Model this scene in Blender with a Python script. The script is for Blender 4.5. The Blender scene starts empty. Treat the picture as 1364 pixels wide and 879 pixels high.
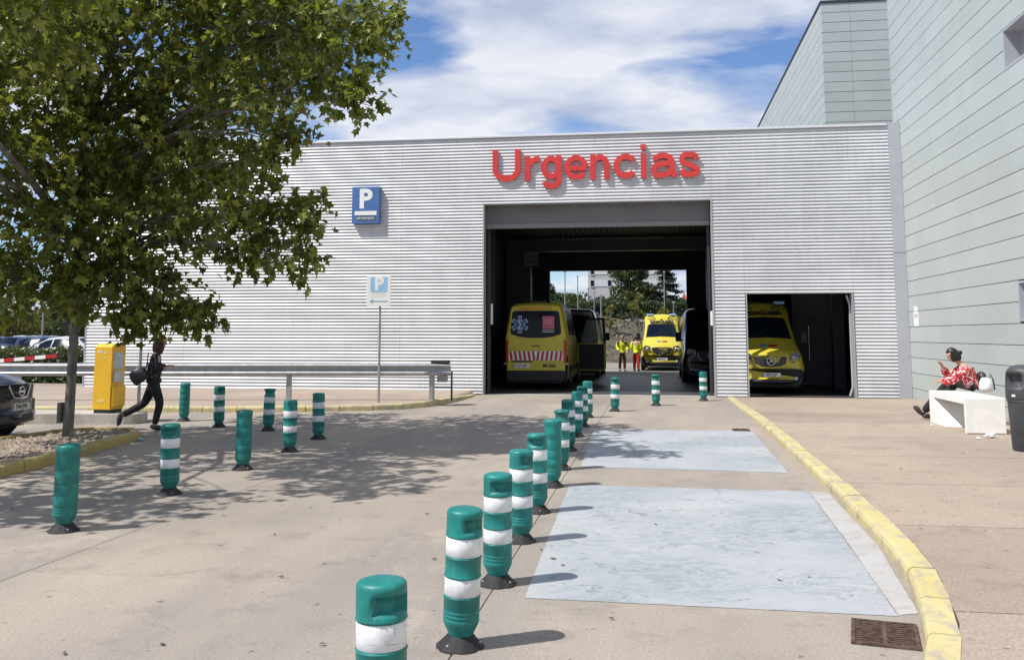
import bpy, bmesh, math, random
from mathutils import Vector, Matrix, Euler, noise
R = math.radians
PI = math.pi
rng = random.Random(7)

# ------------------------------------------------------------------ camera, sky, sun, exposure
scene = bpy.context.scene
COL = scene.collection
FOC, PCY, PITCH, YAW, CAMH = 1249.4, 301.55, 0.1150, 0.1490, 1.70
cam_d = bpy.data.cameras.new('camera')
cam = bpy.data.objects.new('camera', cam_d)
COL.objects.link(cam)
cam.location = (0, 0, CAMH)
cam.rotation_euler = Euler((PI / 2 + PITCH, 0.0, YAW), 'XYZ')
cam_d.sensor_fit = 'HORIZONTAL'
cam_d.sensor_width = 36.0
cam_d.lens = 36.0 * FOC / 1364.0
cam_d.shift_y = -(439.5 - PCY) / 1364.0
cam_d.clip_start = 0.1
cam_d.clip_end = 3000
scene.camera = cam

SUN = Vector((0.479, 0.323, -0.816)).normalized()      # travel direction of the light
world = bpy.data.worlds.new('World')
scene.world = world
world.use_nodes = True
wn, wl = world.node_tree.nodes, world.node_tree.links
wn.clear()
w_out = wn.new('ShaderNodeOutputWorld')
w_bg = wn.new('ShaderNodeBackground')
w_sky = wn.new('ShaderNodeTexSky')
w_sky.sky_type = 'NISHITA'
w_sky.sun_disc = False
w_sky.sun_elevation = math.asin(-SUN.z)
w_sky.sun_rotation = math.atan2(-SUN.x, -SUN.y)
w_sky.air_density = 1.0
w_sky.dust_density = 0.15
w_sky.ozone_density = 2.0
w_bg.inputs['Strength'].default_value = 0.085
# clouds: a noise layer on a flat deck overhead, blended over the sky
w_tc = wn.new('ShaderNodeTexCoord')
w_sep = wn.new('ShaderNodeSeparateXYZ')
wl.new(w_tc.outputs['Generated'], w_sep.inputs[0])
w_z = wn.new('ShaderNodeMath'); w_z.operation = 'MAXIMUM'; w_z.inputs[1].default_value = 0.03
wl.new(w_sep.outputs['Z'], w_z.inputs[0])
w_za = wn.new('ShaderNodeMath'); w_za.operation = 'ADD'; w_za.inputs[1].default_value = 0.22
wl.new(w_z.outputs[0], w_za.inputs[0])
w_dx = wn.new('ShaderNodeMath'); w_dx.operation = 'DIVIDE'
w_dy = wn.new('ShaderNodeMath'); w_dy.operation = 'DIVIDE'
wl.new(w_sep.outputs['X'], w_dx.inputs[0]); wl.new(w_za.outputs[0], w_dx.inputs[1])
wl.new(w_sep.outputs['Y'], w_dy.inputs[0]); wl.new(w_za.outputs[0], w_dy.inputs[1])
w_cmb = wn.new('ShaderNodeCombineXYZ')
wl.new(w_dx.outputs[0], w_cmb.inputs[0]); wl.new(w_dy.outputs[0], w_cmb.inputs[1])
w_map = wn.new('ShaderNodeMapping')
w_map.inputs['Location'].default_value = (3.1, 1.35, 0.4)
w_map.inputs['Scale'].default_value = (0.9, 1.25, 1.0)
wl.new(w_cmb.outputs[0], w_map.inputs[0])
w_n1 = wn.new('ShaderNodeTexNoise')
w_n1.inputs['Scale'].default_value = 1.9; w_n1.inputs['Detail'].default_value = 9
w_n1.inputs['Roughness'].default_value = 0.52; w_n1.inputs['Distortion'].default_value = 0.25
wl.new(w_map.outputs[0], w_n1.inputs['Vector'])
w_r1 = wn.new('ShaderNodeValToRGB')
w_r1.color_ramp.elements[0].position = 0.44; w_r1.color_ramp.elements[0].color = (0, 0, 0, 1)
w_r1.color_ramp.elements[1].position = 0.56; w_r1.color_ramp.elements[1].color = (1, 1, 1, 1)
wl.new(w_n1.outputs['Fac'], w_r1.inputs[0])
w_n2 = wn.new('ShaderNodeTexNoise')
w_n2.inputs['Scale'].default_value = 4.2; w_n2.inputs['Detail'].default_value = 7
wl.new(w_map.outputs[0], w_n2.inputs['Vector'])
w_r2 = wn.new('ShaderNodeValToRGB')
w_r2.color_ramp.elements[0].position = 0.32; w_r2.color_ramp.elements[0].color = (5.2, 5.9, 7.6, 1)
w_r2.color_ramp.elements[1].position = 0.60; w_r2.color_ramp.elements[1].color = (9.0, 9.2, 9.8, 1)
wl.new(w_n2.outputs['Fac'], w_r2.inputs[0])
w_cov = wn.new('ShaderNodeMath'); w_cov.operation = 'MULTIPLY'; w_cov.inputs[1].default_value = 0.93
wl.new(w_r1.outputs[0], w_cov.inputs[0])
w_mix = wn.new('ShaderNodeMixRGB')
wl.new(w_cov.outputs[0], w_mix.inputs[0])
w_tint = wn.new('ShaderNodeMixRGB'); w_tint.blend_type = 'MULTIPLY'; w_tint.inputs[0].default_value = 1.0; w_tint.inputs[2].default_value = (1.0, 1.16, 1.45, 1)
wl.new(w_sky.outputs[0], w_tint.inputs[1]); wl.new(w_tint.outputs[0], w_mix.inputs[1]); wl.new(w_r2.outputs[0], w_mix.inputs[2])
wl.new(w_mix.outputs[0], w_bg.inputs['Color'])
wl.new(w_bg.outputs[0], w_out.inputs['Surface'])

sun_d = bpy.data.lights.new('sun', 'SUN')
sun_d.energy = 4.8
sun_d.angle = R(0.55)
sun_d.color = (1.0, 0.955, 0.88)
sun = bpy.data.objects.new('sun', sun_d)
COL.objects.link(sun)
sun.location = (-20, -14, 40)
sun.rotation_euler = SUN.to_track_quat('-Z', 'Y').to_euler()

scene.render.resolution_x, scene.render.resolution_y = 1024, 659
scene.view_settings.view_transform = 'Standard'
scene.view_settings.look = 'None'
scene.view_settings.exposure = 0.2
scene.view_settings.gamma = 1.0
scene.view_settings.use_curve_mapping = False

# ------------------------------------------------------------------ helpers
_fw = Vector((-math.sin(YAW) * math.cos(PITCH), math.cos(YAW) * math.cos(PITCH), math.sin(PITCH)))
_rt = Vector((math.cos(YAW), math.sin(YAW), 0))
_up = _rt.cross(_fw)
def ray(px, py): return _fw + _rt * ((px - 682) / FOC) + _up * ((PCY - py) / FOC)
def gr(px, py, z=0.0):
    d = ray(px, py); t = (z - CAMH) / d.z
    return Vector((d.x * t, d.y * t, z))
def at(px, py, Y):
    d = ray(px, py); t = Y / d.y
    return Vector((d.x * t, Y, CAMH + d.z * t))

MATS = {}
def mat(name, col, rough=0.6, metal=0.0, var=0.0, vscale=4.0, bump=0.0, bscale=40.0, col2=None, spec=0.5,
        emit=None, alpha=None, coat=0.0, stretch=(1, 1, 1), objvar=0.0, detail=4.0, ramp=(0.35, 0.65)):
    if name in MATS: return MATS[name]
    m = bpy.data.materials.new(name); m.use_nodes = True
    n, l = m.node_tree.nodes, m.node_tree.links
    b = n['Principled BSDF']
    b.inputs['Roughness'].default_value = rough
    b.inputs['Metallic'].default_value = metal
    b.inputs['Specular IOR Level'].default_value = spec
    if coat: b.inputs['Coat Weight'].default_value = coat; b.inputs['Coat Roughness'].default_value = 0.06
    c1 = (*col, 1)
    tc = n.new('ShaderNodeTexCoord'); mp = n.new('ShaderNodeMapping'); mp.inputs['Scale'].default_value = stretch
    geo = n.new('ShaderNodeNewGeometry')
    l.new(geo.outputs['Position'], mp.inputs[0])
    src = None
    if var or col2:
        nz = n.new('ShaderNodeTexNoise'); nz.inputs['Scale'].default_value = vscale; nz.inputs['Detail'].default_value = detail
        nz.inputs['Roughness'].default_value = 0.6
        l.new(mp.outputs[0], nz.inputs['Vector'])
        rp = n.new('ShaderNodeValToRGB')
        rp.color_ramp.elements[0].position, rp.color_ramp.elements[1].position = ramp
        if col2 is None:
            rp.color_ramp.elements[0].color = (*[max(0, c * (1 - var)) for c in col], 1)
            rp.color_ramp.elements[1].color = (*[min(1, c * (1 + var)) for c in col], 1)
        else:
            rp.color_ramp.elements[0].color = c1; rp.color_ramp.elements[1].color = (*col2, 1)
        l.new(nz.outputs['Fac'], rp.inputs[0]); src = rp.outputs[0]
    if objvar:
        oi = n.new('ShaderNodeObjectInfo'); mr = n.new('ShaderNodeMapRange')
        mr.inputs[3].default_value = 1 - objvar; mr.inputs[4].default_value = 1 + objvar
        l.new(oi.outputs['Random'], mr.inputs[0])
        mx = n.new('ShaderNodeMixRGB'); mx.blend_type = 'MULTIPLY'; mx.inputs[0].default_value = 1
        if src: l.new(src, mx.inputs[1])
        else: mx.inputs[1].default_value = c1
        cb = n.new('ShaderNodeCombineXYZ')
        for i in range(3): l.new(mr.outputs[0], cb.inputs[i])
        l.new(cb.outputs[0], mx.inputs[2]); src = mx.outputs[0]
    if src: l.new(src, b.inputs['Base Color'])
    else: b.inputs['Base Color'].default_value = c1
    if bump:
        nb = n.new('ShaderNodeTexNoise'); nb.inputs['Scale'].default_value = bscale; nb.inputs['Detail'].default_value = 5
        l.new(mp.outputs[0], nb.inputs['Vector'])
        bp = n.new('ShaderNodeBump'); bp.inputs['Strength'].default_value = bump; bp.inputs['Distance'].default_value = 0.01
        l.new(nb.outputs['Fac'], bp.inputs['Height']); l.new(bp.outputs[0], b.inputs['Normal'])
    if emit:
        b.inputs['Emission Color'].default_value = (*emit[0], 1); b.inputs['Emission Strength'].default_value = emit[1]
    if alpha is not None: b.inputs['Alpha'].default_value = alpha
    MATS[name] = m
    return m

ORG = {}
def total(o): return ORG.get(o.name, Vector((0, 0, 0))) if o else Vector((0, 0, 0))
def tag(o, label=None, cat=None, group=None, kind=None):
    if label: o['label'] = label
    if cat: o['category'] = cat
    if group: o['group'] = group
    if kind: o['kind'] = kind
    return o
def thing(name, label, cat, loc=(0, 0, 0), rz=0.0, group=None):
    o = bpy.data.objects.new(name, None)
    o.empty_display_size = 0.2
    COL.objects.link(o)
    o.location = loc; o.rotation_euler = (0, 0, rz)
    ORG[o.name] = Vector(loc)
    return tag(o, label, cat, group)

class MB:
    def __init__(s): s.v, s.f, s.s = [], [], []
    def add(s, vs, fs, smooth=False):
        k = len(s.v)
        s.v += [tuple(v) for v in vs]
        s.f += [tuple(i + k for i in f) for f in fs]
        s.s += [smooth] * len(fs)
        return s
    def box(s, c, d, rz=0.0, M=None):
        x, y, z = d[0] / 2, d[1] / 2, d[2] / 2
        vs = [Vector(p) for p in ((-x, -y, -z), (x, -y, -z), (x, y, -z), (-x, y, -z), (-x, -y, z), (x, -y, z), (x, y, z), (-x, y, z))]
        if M is None: M = Matrix.Translation(c) @ Matrix.Rotation(rz, 4, 'Z')
        else: M = Matrix.Translation(c) @ M
        return s.add([M @ v for v in vs], [(0, 3, 2, 1), (4, 5, 6, 7), (0, 1, 5, 4), (1, 2, 6, 5), (2, 3, 7, 6), (3, 0, 4, 7)])
    def box2(s, a, b):
        return s.box([(a[i] + b[i]) / 2 for i in range(3)], [abs(b[i] - a[i]) for i in range(3)])
    def prism(s, poly, f0, f1, smooth=False):
        # poly: list of 2D points; f0,f1: map (a,b)->3D for both caps
        n = len(poly)
        vs = [f0(*p) for p in poly] + [f1(*p) for p in poly]
        fs = [tuple(range(n))[::-1], tuple(range(n, 2 * n))]
        s.add(vs, fs)
        return s.add(vs, [(i, (i + 1) % n, n + (i + 1) % n, n + i) for i in range(n)], smooth)
    def path(s, pts, rad, n=8, caps=True, smooth=True):
        pts = [Vector(p) for p in pts]
        if not isinstance(rad, (list, tuple)): rad = [rad] * len(pts)
        rings = []
        prev = None
        for i, p in enumerate(pts):
            a = pts[max(i - 1, 0)]; b = pts[min(i + 1, len(pts) - 1)]
            t = (b - a).normalized()
            if prev is None:
                u = t.orthogonal().normalized()
            else:
                u = (prev - t * prev.dot(t))
                u = u.normalized() if u.length > 1e-6 else t.orthogonal().normalized()
            prev = u
            w = t.cross(u)
            rings.append([p + (u * math.cos(2 * PI * k / n) + w * math.sin(2 * PI * k / n)) * rad[i] for k in range(n)])
        vs = [v for r in rings for v in r]
        fs = [(i * n + k, i * n + (k + 1) % n, (i + 1) * n + (k + 1) % n, (i + 1) * n + k) for i in range(len(pts) - 1) for k in range(n)]
        s.add(vs, fs, smooth)
        if caps:
            s.add(rings[0], [tuple(range(n))[::-1]]); s.add(rings[-1], [tuple(range(n))])
        return s
    def lathe(s, prof, n=24, c=(0, 0, 0), smooth=True, rf=None, M=None, caps=True):
        vs, fs = [], []
        for j, (r, z) in enumerate(prof):
            for k in range(n):
                a = 2 * PI * k / n
                rr = rf(r, z, a, j) if rf else r
                v = Vector((rr * math.cos(a), rr * math.sin(a), z))
                if M: v = M @ v
                vs.append(v + Vector(c))
        for j in range(len(prof) - 1):
            for k in range(n):
                fs.append((j * n + k, j * n + (k + 1) % n, (j + 1) * n + (k + 1) % n, (j + 1) * n + k))
        s.add(vs, fs, smooth)
        if caps:
            s.add(vs[:n], [tuple(range(n))[::-1]]); s.add(vs[-n:], [tuple(range(n))])
        return s
    def mesh(s, name, m=None):
        me = bpy.data.meshes.new(name)
        me.from_pydata(s.v, [], s.f)
        me.polygons.foreach_set('use_smooth', s.s)
        if m: me.materials.append(m)
        me.validate(); me.update()
        return me
    def build(s, name, m, parent=None, local=False, bevel=0.0, off=None):
        o = bpy.data.objects.new(name, s.mesh(name, m))
        COL.objects.link(o)
        if parent:
            o.parent = parent
            if not local: o.matrix_parent_inverse = Matrix.Translation(-total(parent))
            ORG[o.name] = Vector((0, 0, 0))
        if bevel:
            md = o.modifiers.new('bevel', 'BEVEL'); md.width = bevel; md.segments = 2; md.limit_method = 'ANGLE'; md.angle_limit = R(40)
        return o

def copy_tree(o, parent=None):
    c = o.copy(); COL.objects.link(c)
    c.parent = parent
    if parent: c.matrix_parent_inverse = o.matrix_parent_inverse.copy()
    for ch in o.children: copy_tree(ch, c)
    return c

def text(body, size, m, parent, loc, rot, name='lettering', ext=0.002, offset=0.0, mirror=False, align='CENTER', local=True, sx=1.0, spacing=1.0):
    cu = bpy.data.curves.new(name, 'FONT')
    cu.body = body; cu.size = size; cu.extrude = ext; cu.offset = offset
    cu.align_x = align; cu.align_y = 'CENTER'; cu.resolution_u = 4; cu.space_character = spacing
    to = bpy.data.objects.new('tmp', cu); COL.objects.link(to)
    dg = bpy.context.evaluated_depsgraph_get()
    me = bpy.data.meshes.new_from_object(to.evaluated_get(dg))
    bpy.data.objects.remove(to); bpy.data.curves.remove(cu)
    sgn = -1 if mirror else 1
    M = Matrix.Translation(loc) @ Euler(rot).to_matrix().to_4x4() @ Matrix.Diagonal((sgn * sx, 1, 1, 1))
    me.transform(M)
    if mirror: me.flip_normals()
    me.materials.clear(); me.materials.append(m)
    o = bpy.data.objects.new(name, me); COL.objects.link(o)
    if parent:
        o.parent = parent
        if not local: o.matrix_parent_inverse = Matrix.Translation(-total(parent))
    return o
FRONT = (PI / 2, 0, 0)
BACK = (PI / 2, 0, PI)

def skin(name, joints, edges, m, parent=None, sub=2, local=False):
    """joints: list of (point, radius or (rx, ry)); first joint is the root"""
    me = bpy.data.meshes.new(name)
    me.from_pydata([tuple(j[0]) for j in joints], edges, [])
    to = bpy.data.objects.new('tmp', me); COL.objects.link(to)
    to.modifiers.new('skin', 'SKIN').branch_smoothing = 0.6
    for i, j in enumerate(joints):
        r = j[1] if isinstance(j[1], (tuple, list)) else (j[1], j[1])
        sv = me.skin_vertices[0].data[i]
        sv.radius = r; sv.use_root = (i == 0)
    sb = to.modifiers.new('sub', 'SUBSURF'); sb.levels = sub; sb.render_levels = sub
    dg = bpy.context.evaluated_depsgraph_get()
    out = bpy.data.meshes.new_from_object(to.evaluated_get(dg))
    bpy.data.objects.remove(to)
    out.materials.clear(); out.materials.append(m)
    out.polygons.foreach_set('use_smooth', [True] * len(out.polygons))
    o = bpy.data.objects.new(name, out); COL.objects.link(o)
    if parent:
        o.parent = parent
        if not local: o.matrix_parent_inverse = Matrix.Translation(-total(parent))
    return o

# ------------------------------------------------------------------ materials
def concrete_mat(name, base, tint, dark, speck=0.6, streak=None):
    m = bpy.data.materials.new(name); m.use_nodes = True
    n, l = m.node_tree.nodes, m.node_tree.links
    b = n['Principled BSDF']; b.inputs['Roughness'].default_value = 0.88; b.inputs['Specular IOR Level'].default_value = 0.25
    geo = n.new('ShaderNodeNewGeometry')
    def nz(scale, det=5, rough=0.6, st=(1, 1, 1)):
        mp = n.new('ShaderNodeMapping'); mp.inputs['Scale'].default_value = st
        l.new(geo.outputs['Position'], mp.inputs[0])
        t = n.new('ShaderNodeTexNoise'); t.inputs['Scale'].default_value = scale; t.inputs['Detail'].default_value = det
        t.inputs['Roughness'].default_value = rough
        l.new(mp.outputs[0], t.inputs['Vector']); return t.outputs['Fac']
    def ramp(fac, p0, p1, c0=(0, 0, 0, 1), c1=(1, 1, 1, 1)):
        r = n.new('ShaderNodeValToRGB'); r.color_ramp.elements[0].position = p0; r.color_ramp.elements[1].position = p1
        r.color_ramp.elements[0].color = c0; r.color_ramp.elements[1].color = c1
        l.new(fac, r.inputs[0]); return r.outputs[0]
    def mix(f, a, c, mode='MIX', fac=None):
        x = n.new('ShaderNodeMixRGB'); x.blend_type = mode
        if f is None: x.inputs[0].default_value = fac
        else: l.new(f, x.inputs[0])
        for i, q in ((1, a), (2, c)):
            if isinstance(q, tuple): x.inputs[i].default_value = (*q, 1)
            else: l.new(q, x.inputs[i])
        return x.outputs[0]
    c = mix(ramp(nz(0.55, 6, 0.62, (1, 0.45, 1)), 0.36, 0.66), tint, base)
    if streak:
        trk = ramp(nz(1.0, 5, 0.6, (0.75, 0.10, 1)), 0.44, 0.60, (0, 0, 0, 1), (0.75, 0.75, 0.75, 1))
        c = mix(trk, c, streak)
        pale = ramp(nz(0.9, 6, 0.7, (1.0, 0.5, 1)), 0.56, 0.68, (0, 0, 0, 1), (0.6, 0.6, 0.6, 1))
        c = mix(pale, c, tuple(min(1, x * 1.16) for x in base))
    ln_ = ramp(nz(4.0, 8, 0.75, (0.22, 3.0, 1)), 0.60, 0.68, (0, 0, 0, 1), (0.35, 0.35, 0.35, 1))
    c = mix(ln_, c, dark)
    c = mix(ramp(nz(2.2, 7, 0.7), 0.54, 0.74), c, dark)
    st = ramp(nz(0.28, 4), 0.50, 0.68, (0, 0, 0, 1), (0.55, 0.55, 0.55, 1))
    c = mix(st, c, tuple(x * 0.78 for x in tint))
    fine = ramp(nz(55, 4, 0.75), 0.30, 0.72, (0.66, 0.66, 0.66, 1), (1.26, 1.26, 1.26, 1))
    c = mix(None, c, fine, 'MULTIPLY', speck)
    spots = ramp(nz(9.0, 3, 0.5), 0.69, 0.72, (1, 1, 1, 1), (0.50, 0.48, 0.46, 1))
    c = mix(None, c, spots, 'MULTIPLY', 0.8)
    v = n.new('ShaderNodeTexVoronoi'); v.feature = 'DISTANCE_TO_EDGE'; v.inputs['Scale'].default_value = .35
    dn = n.new('ShaderNodeTexNoise'); dn.inputs['Scale'].default_value = 1.4; dn.inputs['Detail'].default_value = 8; l.new(geo.outputs['Position'], dn.inputs['Vector'])
    va = n.new('ShaderNodeVectorMath'); va.operation = 'MULTIPLY_ADD'; va.inputs[1].default_value = (1.1, 1.1, 1.1); l.new(dn.outputs['Color'], va.inputs[0]); l.new(geo.outputs['Position'], va.inputs[2]); l.new(va.outputs[0], v.inputs['Vector'])
    ck = n.new('ShaderNodeMath'); ck.operation = 'MULTIPLY'
    l.new(ramp(v.outputs['Distance'], 0.0, 0.0035, (1, 1, 1, 1), (0, 0, 0, 1)), ck.inputs[0]); l.new(ramp(nz(0.5, 2), 0.54, 0.60, (0, 0, 0, 1), (0.32, 0.32, 0.32, 1)), ck.inputs[1])
    c = mix(ck.outputs[0], c, tuple(x * .55 for x in dark))
    oi = n.new('ShaderNodeObjectInfo'); mr = n.new('ShaderNodeMapRange')
    mr.inputs[3].default_value = 0.93; mr.inputs[4].default_value = 1.06
    l.new(oi.outputs['Random'], mr.inputs[0])
    cb = n.new('ShaderNodeCombineXYZ')
    for i in range(3): l.new(mr.outputs[0], cb.inputs[i])
    c = mix(None, c, cb.outputs[0], 'MULTIPLY', 1.0)
    l.new(c, b.inputs['Base Color'])
    bp = n.new('ShaderNodeBump'); bp.inputs['Strength'].default_value = 0.35; bp.inputs['Distance'].default_value = 0.006
    l.new(nz(38, 6, 0.7), bp.inputs['Height']); l.new(bp.outputs[0], b.inputs['Normal'])
    MATS[name] = m
    return m
M_road = concrete_mat('road_concrete', (0.380, 0.325, 0.266), (0.310, 0.274, 0.240), (0.225, 0.198, 0.178), 0.8, (0.262, 0.234, 0.217))
M_pave = concrete_mat('pavement_concrete', (0.395, 0.322, 0.258), (0.335, 0.275, 0.225), (0.255, 0.212, 0.178), 1.0)
M_joint = mat('joint_mortar', (0.22, 0.19, 0.165), 0.95, var=0.25, vscale=9)
M_earth = mat('far_ground', (0.24, 0.22, 0.20), 0.95, var=0.15, vscale=0.4)
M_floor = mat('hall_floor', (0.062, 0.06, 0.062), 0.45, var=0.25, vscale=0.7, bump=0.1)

def paint_on_concrete(name, paint, paint2, under, wear0, wear1, streak=(1, 1, 1)):
    m = bpy.data.materials.new(name); m.use_nodes = True
    n, l = m.node_tree.nodes, m.node_tree.links
    b = n['Principled BSDF']; b.inputs['Roughness'].default_value = 0.72
    geo = n.new('ShaderNodeNewGeometry')
    def nz(scale, det, st=(1, 1, 1), rough=0.6, dist=0.0):
        mp = n.new('ShaderNodeMapping'); mp.inputs['Scale'].default_value = st
        l.new(geo.outputs['Position'], mp.inputs[0])
        t = n.new('ShaderNodeTexNoise'); t.inputs['Scale'].default_value = scale; t.inputs['Detail'].default_value = det
        t.inputs['Roughness'].default_value = rough; t.inputs['Distortion'].default_value = dist
        l.new(mp.outputs[0], t.inputs['Vector']); return t.outputs['Fac']
    r1 = n.new('ShaderNodeValToRGB'); r1.color_ramp.elements[0].position = 0.35; r1.color_ramp.elements[1].position = 0.66
    r1.color_ramp.elements[0].color = (*paint, 1); r1.color_ramp.elements[1].color = (*paint2, 1)
    l.new(nz(1.6, 7, streak, 0.68), r1.inputs[0])
    r2 = n.new('ShaderNodeValToRGB'); r2.color_ramp.elements[0].position = wear0; r2.color_ramp.elements[1].position = wear1
    wv = nz(3.4, 9, streak, 0.74, 0.6)
    l.new(wv, r2.inputs[0])
    mx = n.new('ShaderNodeMixRGB'); l.new(r2.outputs[0], mx.inputs[0]); l.new(r1.outputs[0], mx.inputs[1]); mx.inputs[2].default_value = (*under, 1)
    l.new(mx.outputs[0], b.inputs['Base Color'])
    bp = n.new('ShaderNodeBump'); bp.inputs['Strength'].default_value = 0.3; bp.inputs['Distance'].default_value = 0.006
    l.new(nz(30, 5), bp.inputs['Height']); l.new(bp.outputs[0], b.inputs['Normal'])
    MATS[name] = m
    return m
def bay_paint(name):
    m = bpy.data.materials.new(name); m.use_nodes = True
    n, l = m.node_tree.nodes, m.node_tree.links
    b = n['Principled BSDF']; b.inputs['Roughness'].default_value = 0.75
    geo = n.new('ShaderNodeNewGeometry')
    def nz(scale, det, st=(1, 1, 1), rough=0.6, dist=0.0, loc=(0, 0, 0)):
        mp = n.new('ShaderNodeMapping'); mp.inputs['Scale'].default_value = st; mp.inputs['Location'].default_value = loc
        l.new(geo.outputs['Position'], mp.inputs[0])
        t = n.new('ShaderNodeTexNoise'); t.inputs['Scale'].default_value = scale; t.inputs['Detail'].default_value = det
        t.inputs['Roughness'].default_value = rough; t.inputs['Distortion'].default_value = dist
        l.new(mp.outputs[0], t.inputs['Vector']); return t.outputs['Fac']
    def ramp(f, a, c, v0=0.0, v1=1.0):
        r = n.new('ShaderNodeMapRange'); r.inputs[1].default_value = a; r.inputs[2].default_value = c; r.inputs[3].default_value = v0; r.inputs[4].default_value = v1
        l.new(f, r.inputs[0]); return r.outputs[0]
    def mul(a, c):
        x = n.new('ShaderNodeMath'); x.operation = 'MULTIPLY'; l.new(a, x.inputs[0]); l.new(c, x.inputs[1]); return x.outputs[0]
    def mix(f, a, c):
        x = n.new('ShaderNodeMixRGB'); l.new(f, x.inputs[0])
        for q, v in ((1, a), (2, c)):
            if isinstance(v, tuple): x.inputs[q].default_value = (*v, 1)
            else: l.new(v, x.inputs[q])
        return x.outputs[0]
    c = mix(ramp(nz(0.8, 5), .38, .64), (0.335, 0.356, 0.380), (0.400, 0.410, 0.428))
    worn = mul(ramp(nz(0.75, 3, (0.8, 1, 1), .5, .3, (3.3, 1.2, 0)), .43, .58), ramp(nz(3.4, 10, (.9, 1.25, 1), .82, 2.2), .45, .57))
    c = mix(worn, c, (0.245, 0.285, 0.308))
    spots = ramp(nz(5.5, 6, (.8, 1.6, 1), .7, 1.5, (7, 2, 0)),   .60, .65)
    c = mix(spots, c, (0.17, 0.215, 0.25))
    chips = ramp(nz(11, 4, (1, 1.3, 1), .6, .6, (1, 9, 0)), .67, .70)
    c = mix(chips, c, (0.25, 0.22, 0.19))
    v = n.new('ShaderNodeTexVoronoi'); v.feature = 'DISTANCE_TO_EDGE'; v.inputs['Scale'].default_value = .9
    dn = n.new('ShaderNodeTexNoise'); dn.inputs['Scale'].default_value = 2.2; dn.inputs['Detail'].default_value = 7; l.new(geo.outputs['Position'], dn.inputs['Vector'])
    va = n.new('ShaderNodeVectorMath'); va.operation = 'MULTIPLY_ADD'; va.inputs[1].default_value = (.9, .9, .9); l.new(dn.outputs['Color'], va.inputs[0]); l.new(geo.outputs['Position'], va.inputs[2]); l.new(va.outputs[0], v.inputs['Vector'])
    crack = mul(ramp(v.outputs['Distance'], .0, .012, 1.0, 0.0), ramp(nz(1.3, 2, (1, 1, 1), .5, 0, (5, 5, 0)), .52, .60))
    c = mix(crack, c, (0.19, 0.20, 0.215))
    pale = ramp(nz(6.0, 9, (.8, 1.5, 1), .82, 1.5, (2, 7, 0)), .60, .70, 0, .7)
    c = mix(pale, c, (0.46, 0.47, 0.48))
    l.new(c, b.inputs['Base Color'])
    bp = n.new('ShaderNodeBump'); bp.inputs['Strength'].default_value = 0.6; bp.inputs['Distance'].default_value = 0.006
    l.new(nz(16, 8, (.7, 1.5, 1), .75), bp.inputs['Height']); l.new(bp.outputs[0], b.inputs['Normal'])
    MATS[name] = m
    return m
M_bluepaint = bay_paint('pale_blue_paint')
M_palepaint = paint_on_concrete('faded_white_paint', (0.39, 0.385, 0.385), (0.44, 0.43, 0.425), (0.34, 0.30, 0.27), 0.50, 0.64)
M_kerb = paint_on_concrete('yellow_kerb_paint', (0.52, 0.445, 0.180), (0.55, 0.485, 0.265), (0.37, 0.325, 0.26), 0.46, 0.60, (1.5, 0.8, 1.0))
M_kerb2 = paint_on_concrete('old_yellow_kerb_paint', (0.40, 0.31, 0.10), (0.46, 0.36, 0.13), (0.33, 0.27, 0.19), 0.54, 0.68)
M_gravel = mat('bed_soil', (0.20, 0.155, 0.115), 0.95, var=0.45, vscale=14, bump=0.9, bscale=30, detail=8)
M_pebble = mat('bed_pebble', (0.32, 0.26, 0.20), 0.9, objvar=0.0, var=0.45, vscale=12)

def clad_mat():
    m = mat('corrugated_aluminium', (0.62, 0.63, 0.65), 0.45, 0.10, var=0.08, vscale=0.55, stretch=(1, 1, 2.2), detail=3)
    n, l = m.node_tree.nodes, m.node_tree.links
    geo = n.new('ShaderNodeNewGeometry')
    t = n.new('ShaderNodeTexNoise'); t.inputs['Scale'].default_value = 0.9; t.inputs['Detail'].default_value = 2
    l.new(geo.outputs['Position'], t.inputs['Vector'])
    bp = n.new('ShaderNodeBump'); bp.inputs['Strength'].default_value = 0.5; bp.inputs['Distance'].default_value = 0.03
    l.new(t.outputs['Fac'], bp.inputs['Height']); l.new(bp.outputs[0], n['Principled BSDF'].inputs['Normal'])
    mp = n.new('ShaderNodeMapping'); mp.inputs['Scale'].default_value = (2.4, 2.4, .22); l.new(geo.outputs['Position'], mp.inputs[0])
    d = n.new('ShaderNodeTexNoise'); d.inputs['Scale'].default_value = 1.6; d.inputs['Detail'].default_value = 6; d.inputs['Roughness'].default_value = .7; l.new(mp.outputs[0], d.inputs['Vector'])
    dr = n.new('ShaderNodeValToRGB'); dr.color_ramp.elements[0].position = .36; dr.color_ramp.elements[0].color = (.925, .92, .91, 1); dr.color_ramp.elements[1].position = .58; dr.color_ramp.elements[1].color = (1, 1, 1, 1)
    l.new(d.outputs['Fac'], dr.inputs[0])
    bs = n['Principled BSDF'].inputs['Base Color']; old = bs.links[0].from_socket
    mx = n.new('ShaderNodeMixRGB'); mx.blend_type = 'MULTIPLY'; mx.inputs[0].default_value = 1; l.new(old, mx.inputs[1]); l.new(dr.outputs[0], mx.inputs[2]); l.new(mx.outputs[0], bs)
    return m
M_clad = clad_mat()
M_flash = mat('grey_flashing', (0.46, 0.47, 0.51), 0.45, 0.3, var=0.05, vscale=1.2)
M_coping = mat('white_coping', (0.70, 0.71, 0.72), 0.4, 0.2)
M_panel = mat('pale_green_panel', (0.425, 0.468, 0.455), 0.5, 0.0, var=0.035, vscale=0.8, objvar=0.035, bump=0.06, bscale=6)
M_back = mat('dark_gap', (0.10, 0.11, 0.108), 0.9)
M_hall = mat('hall_dark_wall', (0.040, 0.042, 0.048), 0.7, var=0.15, vscale=1.5)
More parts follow.
